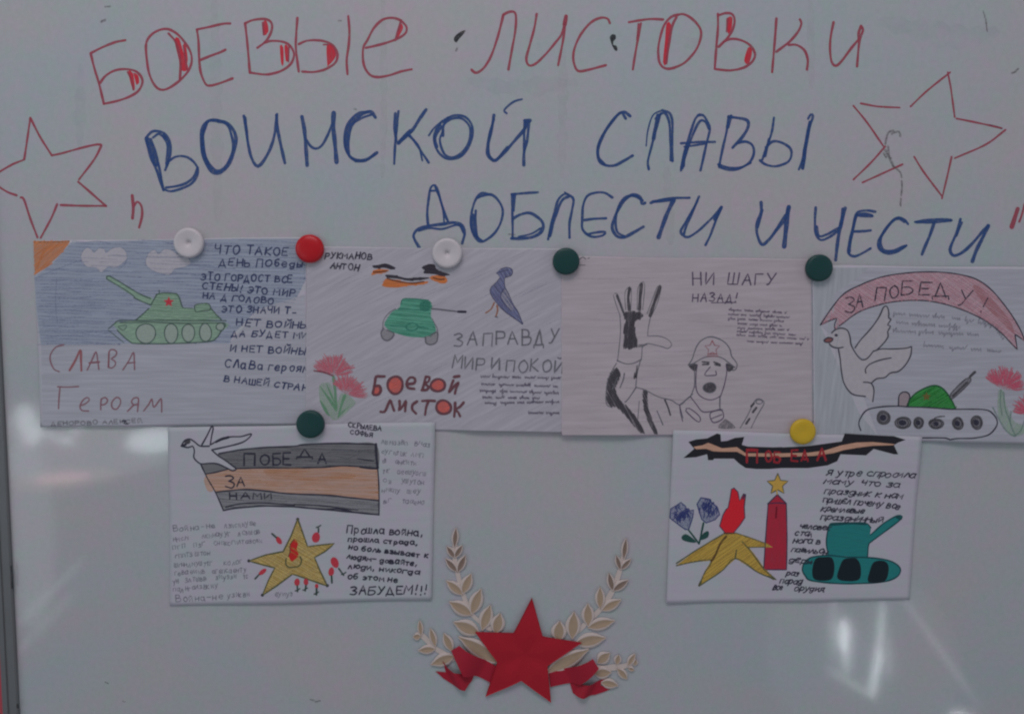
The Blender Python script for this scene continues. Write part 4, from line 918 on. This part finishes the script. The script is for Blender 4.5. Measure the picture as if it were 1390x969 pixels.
text(d, "Война-не", H2("138,870")[0], H2("570,845")[0], 8.5, 1.3, PENF)
for a, b in [("590,180", "880,155"), ("110,312", "240,290"), ("375,278", "640,245"), ("720,250", "920,228"), ("110,382", "215,362"), ("300,360", "405,345"), ("490,348", "940,318"), ("130,462", "290,445"), ("320,445", "450,432"), ("120,545", "475,532"), ("590,532", "760,512"), ("120,622", "400,602"), ("470,610", "790,590"), ("110,702", "160,692"), ("220,692", "415,668"), ("510,668", "700,652"), ("770,652", "805,648"), ("110,778", "520,740"), ("620,835", "820,812"), ("1060,825", "1230,805")]: blurred_print(d, H2(a)[0], H2(b)[0], 5.4, 1.15, PENF)
d.build('faint_handwriting', None, 'faint pencil verse left of the yellow star')
YEL = ink('yellow_pencil', (0.72, 0.54, 0.20), 0.85, 0.16, 350, 6, 0.6); OLV = ink('olive_outline', (0.14, 0.15, 0.07), 0.9, 0.1)
d = Draw(t)
S1 = H3("555,100 605,240 655,380 780,365 925,350 830,430 725,490 780,620 855,775 680,715 505,655 350,770 200,870 260,720 325,595 190,560 60,525 230,465 410,430 490,270")
d.fill(S1, YEL, curve=False); d.hatch(S1, 30, 2.8, 1.6, ink("ochre_streak", (0.60, 0.40, 0.10), 0.4, 0.3, 600), curve=False); d.line(S1 + [S1[0]], 2.0, OLV, curve=False)
for q in ("555,105", "62,525", "200,868", "855,772"): d.fill([(H3(q)[0][0] + p[0], H3(q)[0][1] + p[1]) for p in ellipse(0, 0, 2.2, 2.2)], PEN)
d.line(H3("440,500 435,550 460,585 520,588 575,570 595,520 580,480"), 1.8, OLV)
so = d.build('star')
d = Draw(t); d.fill(H3("520,305 560,350 545,400 565,460 545,495 520,515 495,530 465,480 480,430 475,370"), ink('bright_red_felt_pen', (0.74, 0.03, 0.03), 0.95, 0.05)); d.line(H3("520,305 480,360 478,430 462,480"), 1.4, BRN); d.build('flame', so)
for (x, y, a, rx, ry), st in [((365, 318, -.6, 24, 44), "295,250 340,290"), ((740, 288, .1, 40, 52), "765,235 765,195"), ((200, 635, .9, 22, 46), "125,705 165,662"), ((930, 540, -.4, 36, 58), "970,600 1020,668"), ((895, 632, .1, 28, 44), "898,675 902,745"), ((550, 738, .0, 27, 38), "552,775 555,832"), ((640, 735, .0, 24, 34), "640,768 632,825"), ((748, 778, .0, 18, 24), "748,800 745,865")]:
    d = Draw(t); d.fill([H3("%f,%f" % p)[0] for p in ellipse(x, y, rx, ry, rot=a)], REDP)
    d.line(H3(st), 2.2, ink('dark_stem', (0.05, 0.09, 0.07), 0.9, 0.1))
    if rx > 30 or y > 725:
        e = H3(st)[1]; d.line([(e[0] - 3, e[1] - 1), (e[0], e[1] - 2), (e[0] + 3, e[1] - 4)], 1.6, ink('dark_stem', (0, 0, 0)))
    d.build('tulip')
d = Draw(t)
for T, a, b, h in [("Прошла война,", "155,238", "915,275", 78), ("прошла страда,", "172,325", "870,362", 56), ("но боль взывает к", "175,405", "970,495", 56), ("людям- давайте,", "155,500", "862,575", 56), ("люди, никогда", "168,600", "885,658", 56), ("об этом не", "168,700", "668,738", 58), ("ЗАБУДЕМ!!!", "190,865", "960,855", 90)]: text(d, T, H4(a)[0], H4(b)[0], h * H4.k * .92, 1.8, PEN, slant=.12, gap=2.0, space=4)
d.build('verse_lettering', None, 'black pen verse ending in three exclamation marks')

# ---- eternal flame, tower and teal tank (lower right)
t = sheet('drawing of a red tower, flame and teal tank under a black ribbon', [(913, 583), (1250, 592), (1234, 813), (904, 818)], 3.0, 0.8, 0.8, 0.2, (0.585, 0.58, 0.63), 0.9, low=0.25)
I1, I2, I3, I4 = Crop(900, 570, 1080, 1342), Crop(1060, 560, 1260, 1384), Crop(895, 660, 1080, 1054), Crop(1060, 680, 1260, 1292)
BLKF = ink('black_felt_pen', (0.022, 0.022, 0.03), 0.97, 0.05, 400); PEACH = ink('peach_pencil', (0.80, 0.46, 0.32), 0.9, 0.1, 300, 6, 0)
d = Draw(t)
d.fill(I1("250,215 330,190 440,180 540,130 575,140 580,210 640,205 720,175 815,165 790,245 850,262 1100,270 1200,267") + I2("0,320 230,310 560,265 590,190 700,198 830,205 1050,215 1160,250 1090,275 1050,300 1090,385 1050,385 860,335 790,395 550,385 520,450 430,490 250,515 0,515") + I1("1070,490 940,490 830,480 770,440 710,385 510,385 500,400 450,400 440,340 330,370 200,378 310,285"), BLKF, curve=False)
d.fill(I1("300,265 390,250 450,225 480,235 590,280 740,268 830,330 980,330 1150,330") + I2("0,375 250,370 400,350 560,300 700,275 850,270 1060,290 1040,300 850,305 700,325 580,345 480,375 300,400 0,410") + I1("1100,365 830,360 740,315 590,315 500,310 430,285 330,290"), PEACH, curve=False)
ro = d.build('black_ribbon')
d = Draw(t)
REDR = ink('crayon_red_on_black', (0.50, 0.035, 0.05), 0.85, 0.2)
for ch, c, x0, y0, x1, y1 in [('П', I1, 845, 290, 945, 425), ('О', I1, 1030, 305, 1088, 415), ('Б', I1, 1118, 318, 1178, 420), ('Е', I2, 90, 345, 148, 452), ('Д', I2, 185, 345, 245, 430), ('А', I2, 335, 325, 412, 440)]:
    a = c("%f,%f" % (x0, y0))[0]; b = c("%f,%f" % (x1, y1))[0]; boxglyph(d, ch, a[0], a[1], b[0], b[1], 2.8, REDR)
d.line(I1("850,300 945,300"), 3.4, REDR)
d.build('lettering', ro)
d = Draw(t)
TEAL = ink('teal_felt_pen', (0.02, 0.27, 0.27), 0.95, 0.06, 300, 5, 0); TEALD = ink('dark_teal_pen', (0.01, 0.10, 0.11), 0.92, 0.08)
d.fill(I4("410,470 395,350 420,210 470,190 600,186 740,190 785,230 785,290 900,190 1020,125 1055,150 900,270 790,350 765,380 755,490 755,490 600,480"), TEAL)
d.fill(I4("185,600 200,540 260,490 400,470 580,486 760,490 920,510 1010,550 1045,600 1010,660 900,700 700,715 480,715 260,690 210,650"), TEAL)
for l, w_ in [("185,600 200,540 260,490 400,470 580,486 760,490 920,510 1010,550 1045,600 1010,660 900,700 700,715 480,715 260,690 210,650 185,600", 2.0), ("410,470 395,350 420,210 470,190 600,186 740,190 785,230", 1.8), ("785,290 900,190 1020,125 1055,150 900,270 790,350 765,380 755,480", 1.8), ("430,205 600,192 740,196", 3.0), ("1015,135 1045,150", 4.5), ("200,545 270,535", 2.2)]: d.line(I4(l), w_, TEALD)
tk = d.build('tank')
for P in ("300,500 370,485 440,490 465,560 450,660 400,690 290,680 270,600", "540,510 600,495 660,500 695,570 680,680 560,695 490,670 500,600", "810,530 900,520 940,570 920,680 850,710 760,700 770,620"):
    d = Draw(t); d.fill(I4(P), ink('black_wheel_felt', (0.008, 0.02, 0.028), 0.97, 0.04)); d.build('wheel', tk)
d = Draw(t)
YE2 = ink('mustard_felt_pen', (0.72, 0.48, 0.09), 0.93, 0.07, 300, 5, 0.4)
TR = ink('crimson_felt_pen', (0.58, 0.03, 0.065), 0.92, 0.10, 300, 6, 1.5); NAVY = ink('navy_outline', (0.08, 0.05, 0.11), 0.85, 0.12)
P = I3("910,60 910,60 980,130 980,130 985,400 980,640 980,640 805,640 805,640 820,400 840,130 840,130"); d.fill(P, TR)
d.line(P, 1.6, NAVY, close=True); d.line(I3("835,132 905,125 975,130"), 1.6, NAVY); d.line(I3("905,160 900,240"), 2.4, ink('dark_crimson', (0.22, 0.01, 0.03), .6, .3)); d.line(I3("905,20 908,58"), 1.6, YE2)
d.build('tower')
d = Draw(t); P = [I1("%f,%f" % p)[0] for p in star_pts(1155, 648, 112, 52)]; d.fill(P, ink('amber_felt_pen', (0.80, 0.50, 0.10), 0.93, 0.07), curve=False); d.line(P + [P[0]], 1.4, OLV, curve=False); d.build('small_star')
d = Draw(t)
P = I3("590,358 700,395 830,440 875,468 690,468 740,530 810,630 900,715 760,660 590,555 480,650 305,765 345,660 400,570 270,580 130,605 300,480 490,370"); d.fill(P, YE2, curve=False); d.hatch(P, -35, 2.8, 1.8, ink("ochre_streak", (0, 0, 0)), curve=False)
for l, w_ in [("590,358 700,395 820,438", 1.4), ("820,465 690,468", 1.4), ("690,480 740,545 810,640 898,715", 1.7), ("898,715 760,660 590,555 480,650 305,765", 1.7), ("305,765 345,670 400,570 270,578 130,607", 1.7), ("130,590 300,480 490,368", 1.7), ("640,425 690,480", 1.6), ("595,490 585,550", 2.2), ("880,712 840,690", 2.6), ("305,762 320,730", 2.6)]: d.line(I3(l), w_, OLV)
d.line(I3("515,385 470,440 430,530 400,575"), 2.8, ink('brown_fold', (0.16, 0.09, 0.03), .9, .1))
d.build('star')
d = Draw(t); P = I3("575,10 605,40 620,110 650,55 665,60 655,160 660,240 620,300 570,360 510,360 465,305 490,220 515,175 530,165 545,90 555,20"); d.fill(P, ink('scarlet_felt_pen', (0.90, 0.022, 0.04), 0.95, 0.05), curve=False); d.line(P + [P[0]], 1.4, NAVY, curve=False); d.line(I3("500,360 580,360"), 2.4, BRN); d.line(I3("645,95 658,60"), 2.0, NAVY); d.build('flame')
CORN = ink('blue_ballpoint', (0.05, 0.07, 0.24), 0.86, 0.14, 600); CORNL = ink('blue_wash', (0.20, 0.24, 0.44), 0.42, 0.25, 600); DKG = ink('dark_green_felt', (0.02, 0.10, 0.085), 0.92, 0.1)
for P, sx in (("80,240 85,170 130,145 165,120 200,150 215,190 265,180 255,240 225,330 200,330 150,295", ["225,335 260,380 305,440"]), ("290,135 320,85 380,95 410,130 445,155 465,215 430,255 360,280 325,250", ["340,280 315,400 305,440"])):
    d = Draw(t); Q = I3(P); d.fill(Q, CORNL, curve=False)
    d.line(Q + [Q[0]], 1.4, CORN, curve=False)
    for s_ in sx: d.line(I3(s_), 2.4, DKG)
    cx = sum(p[0] for p in Q) / len(Q); cy = sum(p[1] for p in Q) / len(Q)
    for i in range(34):
        a = random.uniform(0, 6.28); r = random.uniform(1, 13); x, y = cx + r * math.cos(a), cy + r * math.sin(a) * .9 - 1
        d.line([(x, y), (x + random.uniform(-2, 2), y - 3), (x + random.uniform(-4, 4), y - 1), (x + random.uniform(-3, 3), y + 4)], 1.2, CORN)
    d.build('cornflower')
for P in ("170,385 200,365 240,385 285,428 240,430 180,412", "315,412 330,370 355,348 380,345 375,390"):
    d = Draw(t); d.fill(I3(P), DKG); d.build('leaf')
d = Draw(t)
for T, c, a, b, h in [("я утре спросила", I2, "415,582", "1250,606", 70), ("маму что за", I2, "390,660", "1105,698", 66), ("праздник к нам", I2, "405,752", "1135,805", 66), ("пришёл почему", I2, "385,838", "940,880", 66), ("все", I2, "985,885", "1105,905", 70), ("кремлевые", I4, "350,80", "720,105", 60), ("праздничный", I4, "345,155", "885,182", 60), ("человек", I4, "155,232", "425,252", 56), ("стал", I4, "120,292", "265,306", 56), ("нога в", I4, "105,358", "335,375", 56), ("павильон", I4, "85,435", "395,460", 56), ("дёрн", I4, "65,525", "260,545", 56), ("раз", I4, "40,645", "140,655", 56), ("парад", I4, "-15,715", "175,720", 56), ("все", I4, "-75,770", "0,772", 60), ("орудия.", I4, "110,775", "380,790", 56)]: text(d, T, c(a)[0], c(b)[0], h * c.k * .9, 1.6, PEN, slant=.45, gap=1.2, space=4)
d.build('verse_handwriting')

# ------------------------------------------------------------------ round magnets
def magnet(label, x, y, r, h0, mat, prof):
    """turned plastic cap: profile of (radius share, height mm)"""
    X, Z = board_point(x, y); k = 0.00084 * r
    bm = bmesh.new(); n = 48; rings = []
    for rr, hh in prof:
        if rr == 0: rings.append([bm.verts.new((0, -hh / 1000, 0))])
        else: rings.append([bm.verts.new((rr * k * math.cos(i / n * 2 * math.pi), -hh / 1000, rr * k * math.sin(i / n * 2 * math.pi))) for i in range(n)])
    for a, b in zip(rings, rings[1:]):
        for i in range(n):
            j = (i + 1) % n
            if len(a) == 1: bm.faces.new((a[0], b[i], b[j]))
            elif len(b) == 1: bm.faces.new((a[i], a[j], b[0]))
            else: bm.faces.new((a[i], a[j], b[j], b[i]))
    bmesh.ops.recalc_face_normals(bm, faces=bm.faces[:])
    for f in bm.faces: f.smooth = True
    me = bpy.data.meshes.new('round_magnet'); bm.to_mesh(me); bm.free(); me.materials.append(mat)
    o = bpy.data.objects.new('round_magnet', me); COL.objects.link(o); o.location = (X, -h0 / 1000, Z)
    o['label'] = label; o['category'] = 'magnet'; o['group'] = 'round magnets holding the drawings'
    return o
FLAT = [(0, 0), (.97, 0), (1, .5), (1, 4.2), (.97, 5.6), (.91, 6.5), (.82, 6.9), (.5, 7.2), (.2, 7.35), (0, 7.4)]
DOME = [(0, 0), (.95, 0), (1, .6), (1, 3.0), (.97, 4.6), (.90, 6.0), (.78, 7.0), (.55, 7.8), (.3, 8.2), (0, 8.3)]
DIMP = [(0, 0), (.93, 0), (1, .8), (1, 3.2), (.985, 4.6), (.94, 5.6), (.87, 6.1), (.78, 6.1), (.6, 5.5), (.4, 4.8), (.24, 4.2), (.17, 3.4), (.13, 1.6), (0, 1.3)]
WHT = solid_mat('white_plastic', (0.70, 0.655, 0.685), 0.45, 0.5, 0.03); GRNM = solid_mat('dark_green_plastic', (0.010, 0.062, 0.060), 0.42, 0.4, 0.08); REDM = solid_mat('red_plastic', (0.60, 0.008, 0.018), 0.35, 0.45, 0.05); YELM = solid_mat('yellow_plastic', (0.72, 0.48, 0.03), 0.45, 0.4, 0.06)
magnet('white magnet with a dimpled middle on the tank drawing, left of the red magnet', 258, 330, 20, 0.6, WHT, DIMP)
magnet('bright red round magnet between the two leftmost top drawings', 421.5, 338, 19, 1.4, REDM, DOME)
magnet('white magnet with a dimpled middle above the small green tank, under the blue heading', 607.5, 344, 20, 1.3, WHT, DIMP)
magnet('dark green magnet on the corner of the soldier drawing, nearest the hand', 768, 355, 18, 1.9, GRNM, FLAT)
magnet('dark green magnet at the top left corner of the dove and banner drawing', 1109.5, 364, 18, 2.4, GRNM, FLAT)
magnet('dark green magnet above the striped flag, lowest of the green ones', 423, 574.5, 19, 2.9, GRNM, FLAT)
magnet('yellow round magnet above the black ribbon of the lower right drawing', 1087.5, 584.5, 17.5, 3.7, YELM, [(0, 0), (.9, 0), (1, .8), (1, 2.6), (.95, 4.0), (.85, 5.0), (.7, 5.4), (.5, 5.3), (.3, 5.1), (.1, 4.7), (0, 4.6)])

# ------------------------------------------------------------------ paper star with laurel branches
em = Thing('star_emblem', 712, 860, 'red paper star with ribbon tails and cream laurel branches, below the drawings', 'emblem', h0=0.6)
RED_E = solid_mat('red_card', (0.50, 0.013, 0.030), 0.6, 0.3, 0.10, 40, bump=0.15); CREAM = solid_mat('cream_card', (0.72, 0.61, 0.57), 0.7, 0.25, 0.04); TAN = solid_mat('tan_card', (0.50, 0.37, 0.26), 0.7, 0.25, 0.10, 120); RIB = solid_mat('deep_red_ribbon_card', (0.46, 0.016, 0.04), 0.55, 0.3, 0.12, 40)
def solid(pts, mat, hf, drop=1.0, step=9.0, curve=False):
    """a cut-out of real thickness: top follows hf(x, y), rim goes down by drop mm"""
    d = Draw(em)
    if curve: pts = spline(pts + [pts[0]], 3.0)[:-1]
    bm = bmesh.new()
    vs = [bm.verts.new((p[0], p[1], 0)) for p in pts]
    for t_ in geometry.tessellate_polygon([[Vector((p[0], p[1], 0)) for p in pts]]):
        try: bm.faces.new([vs[i] for i in t_])
        except ValueError: pass
    for _ in range(6):
        es = [e for e in bm.edges if e.calc_length() > step]
        if not es: break
        bmesh.ops.subdivide_edges(bm, edges=es, cuts=1); bmesh.ops.triangulate(bm, faces=bm.faces[:])
    bm.verts.index_update(); k = d.mat(mat); n = len(bm.verts)
    for v in bm.verts: d.v.append((v.co.x, v.co.y, hf(v.co.x, v.co.y)))
    for v in bm.verts: d.v.append((v.co.x, v.co.y, hf(v.co.x, v.co.y) - drop))
    for f in bm.faces:
        q = [v.index for v in f.verts]; d.f.append(q); d.mi.append(k)
    for e in bm.edges:
        if len(e.link_faces) == 1:
            a, b = e.verts[0].index, e.verts[1].index; d.f.append([a, b, n + b, n + a]); d.mi.append(k)
    bm.free()
    return d
K1, K2, K3, K4 = Crop(550, 820, 720, 1106), Crop(710, 820, 880, 1106), Crop(550, 700, 710, 1107), Crop(720, 700, 880, 1107)
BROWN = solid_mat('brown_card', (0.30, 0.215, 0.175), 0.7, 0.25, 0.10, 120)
def leaf(crop, base, tip, wd, parent, h=1.4):
    (x0, y0), (x1, y1) = crop(base)[0], crop(tip)[0]; hw = wd * crop.k * 0.5
    L = math.hypot(x1 - x0, y1 - y0); ux, uy = (x1 - x0) / L, (y1 - y0) / L
    rows = [(-.10, .0), (0, .25), (.1, .58), (.25, .88), (.42, 1.0), (.6, .93), (.78, .66), (.92, .28), (1.06, .0)]
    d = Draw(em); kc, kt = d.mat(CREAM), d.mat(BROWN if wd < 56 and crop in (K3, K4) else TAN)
    # cream blade with a turned-up rim round a hollow tan face
    cols = [(-1.42, -.9), (-1.36, .3), (-.9, .6), (-.45, -.05), (0, -.35), (.45, -.05), (.9, .6), (1.36, .3), (1.42, -.9)]
    for tt, ww in rows:
        for c, z in cols:
            ex = c * hw * max(ww, .04) + (0.7 * math.copysign(1, c) if abs(c) > 1.1 else 0)
            s_ = tt * L
            d.v.append((x0 + ux * s_ - uy * ex, y0 + uy * s_ + ux * ex, h + z * (1.0 if abs(c) > 1.2 else .4 + .6 * ww) + 0.8 * tt * tt))
    n = len(cols)
    for i in range(len(rows) - 1):
        for j in range(n - 1):
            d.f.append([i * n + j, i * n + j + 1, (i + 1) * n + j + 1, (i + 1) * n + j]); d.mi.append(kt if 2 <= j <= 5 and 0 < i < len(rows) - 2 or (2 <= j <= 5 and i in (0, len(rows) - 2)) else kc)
    d.smooth = True
    return d.build('leaf', parent)
def branch(label, crop_stem, stem, leaves, w_=6.5):
    d = Draw(em); em.layer = 0.25; d.line(crop_stem(stem), w_, CREAM); d.th.layer = 0.3
    o = d.build('laurel_branch', None, label)
    for c, b, tp, wd in leaves: leaf(c, b, tp, wd, o)
    return o
branch('tall laurel branch left of the star', K3, "468,270 465,390 490,520 540,720 620,910 720,1000 800,1060", [(K3, "465,275", "478,115", 44), (K3, "460,380", "395,285", 44), (K3, "472,378", "535,275", 44), (K3, "480,510", "385,400", 50), (K3, "500,510", "565,370", 54), (K3, "530,725", "395,608", 68), (K3, "545,710", "618,545", 74), (K3, "612,915", "425,805", 92), (K3, "630,900", "708,690", 88), (K1, "685,205", "750,10", 82), (K1, "640,245", "440,155", 96), (K1, "800,240", "838,80", 88), (K1, "820,500", "490,290", 104)])
branch('short laurel branch at the far left', K1, "140,260 190,310 260,380 340,430 420,480", [(K1, "140,262", "130,140", 34), (K1, "132,280", "75,278", 46), (K1, "265,355", "225,210", 44), (K1, "255,390", "125,400", 54), (K1, "410,395", "345,255", 60), (K1, "420,455", "240,520", 78)], 6.5)
branch('tall laurel branch right of the star', K4, "872,380 845,490 775,690 665,860 560,970 440,1080", [(K4, "875,385", "895,215", 42), (K4, "842,490", "805,370", 40), (K4, "855,490", "938,402", 40), (K4, "770,685", "735,535", 50), (K4, "785,690", "910,600", 54), (K4, "655,850", "652,670", 64), (K4, "685,875", "840,785", 68), (K2, "575,170", "570,-5", 78), (K2, "590,195", "795,140", 76), (K2, "435,280", "450,70", 92), (K2, "310,310", "322,148", 94), (K2, "480,335", "715,290", 92), (K2, "230,580", "560,400", 100)])
branch('short laurel branch at the far right', K2, "980,500 900,540 820,550 720,560 640,560", [(K2, "665,505", "760,425", 76), (K2, "828,520", "842,440", 44), (K2, "930,525", "985,432", 40), (K2, "640,605", "770,592", 76), (K2, "910,645", "835,560", 48), (K2, "975,575", "930,555", 28), (K2, "700,685", "830,705", 60), (K2, "985,530", "995,480", 30)], 8.0)
def rib_h(x0, x1, amp, base): return lambda x, y: base + amp * math.sin(math.pi * min(1, max(0, (x + (0.5 if x1 > x0 else -0.5) * (y - 890) - x0) / (x1 - x0)))) ** 1.3
def ribbon(label, crop, band, tail, x0, x1):
    a, b = board_point, None
    d = solid(crop(band), RIB, rib_h(x0, x1, 9.0, 1.9), 0.6, 4); o = d.build('ribbon_tail', None, label)
    d = solid(crop(tail), RIB, rib_h(x0 + (13 if x1 > x0 else -13), x0 - (10 if x1 > x0 else -10), 6.5, 1.2), 0.6, 4); d.build('ribbon_end', o)
ribbon('red ribbon left of the star', K1, "408,402 480,348 540,382 620,425 810,545 790,610 752,685 680,645 610,612 560,612 520,608 470,510", "270,587 360,596 330,490 370,540 430,580 520,608 612,614 590,670 530,738 480,728 430,708 340,650", 606, 664)
ribbon('red ribbon right of the star', K2, "228,600 420,540 520,495 612,458 665,545 580,620 500,692 430,684 340,700 240,722", "412,688 500,696 600,690 690,662 750,630 680,712 790,735 720,765 640,792 530,808 470,795 440,778", 818, 758)
STAR = PX("722,809.5 736.5,861 789.5,870.5 743,901 748,951.5 707.5,921 659,943.5 675,896 645,856 697,856.5")
cxs, cys = 712.5, 888
def star_h(x, y):
    """gently dished card: the middle lies lowest, the arms swell and dip again towards their tips"""
    r = math.hypot(x - cxs, y - cys)
    return 3.0 + 2.6 * math.sin(math.pi * min(1, r / 70.0)) ** 1.5 + 0.6 * math.cos(5 * (math.atan2(y - cys, x - cxs) + math.pi / 2)) * min(1, r / 25.0)
st = solid(STAR, RED_E, star_h, 1.2, 4); so = st.build('star')
so.data.polygons.foreach_set('use_smooth', [len(p.vertices) == 3 for p in so.data.polygons])

# ------------------------------------------------------------------ windows and added unseen glint lights whose reflections the enamel shows
glint("curtain_gap_light", 1146, 862, 11, 46, 12.87, (0.9, 0.97, 1.0))
glint("curtain_fold_light", 1149, 894, 10, 36, 5.45, (0.9, 0.97, 1.0))
glint("curtain_slit_light", 1195, 858, 6, 90, 7.43, (0.9, 0.97, 1.0), turn=-2)
glint("curtain_slit_light", 1189, 912, 6, 66, 12.87, (0.9, 0.97, 1.0), turn=-8)
glint("curtain_fold_light", 1206, 890, 5, 60, 2.97, (0.9, 0.97, 1.0), turn=6)
glint("side_slit_light", 1131, 848, 5, 100, 2.97, (0.9, 0.97, 1.0))  # narrow light placed for a reflected streak
glint("sill_light", 1156, 926, 76, 9, 2.48, (0.95, 0.97, 1.0), turn=-24)
glint("low_glint", 1308, 975, 32, 14, 8.91, (0.95, 0.97, 1.0))  # added bright spot for the enamel to reflect, no known lamp
glint("diagonal_glint", 1268, 870, 8, 190, 1.29, (0.95, 0.95, 1.0), turn=38)  # added faint diagonal strip of light, only to show in the enamel
glint("pale_haze_glint", 1165, 890, 250, 260, 0.22, (0.92, 0.97, 1.0))  # added broad light, makes a haze on the lower right enamel
glint("high_window_light", 208, 598, 70, 32, 4.46, (0.86, 0.96, 1.0))
glint("middle_window_light", 76, 594, 60, 8, 2.97, (0.86, 0.96, 1.0), turn=-26)
glint("middle_window_light", 100, 588, 44, 7, 2.97, (0.86, 0.96, 1.0), turn=40)
glint("far_window_light", 38, 576, 26, 60, 3.96, (0.86, 0.96, 1.0), turn=14)
glint("wide_haze_glint", 120, 596, 280, 110, 0.74, (0.86, 0.96, 1.0))  # unseen wide light added for haze over the left enamel
glint("lower_window_light", 40, 720, 60, 260, 0.65, (0.86, 0.96, 1.0))
glint("red_glint", 86, 649, 66, 14, 2.23, (1.0, 0.50, 0.50))  # unseen light placed for a red reflection, source not known
glint("wide_red_glint", 90, 650, 130, 26, 0.89, (1.0, 0.42, 0.44))  # broader red light placed round that reflection
glint("slanted_glint", 66, 806, 10, 130, 0.99, (0.9, 0.96, 1.0), turn=-48)  # added slanted strip of light, seen only as a faint reflected ray
glint("slanted_glint", 60, 846, 10, 110, 0.89, (0.9, 0.96, 1.0), turn=-48)  # second added strip, just below the first
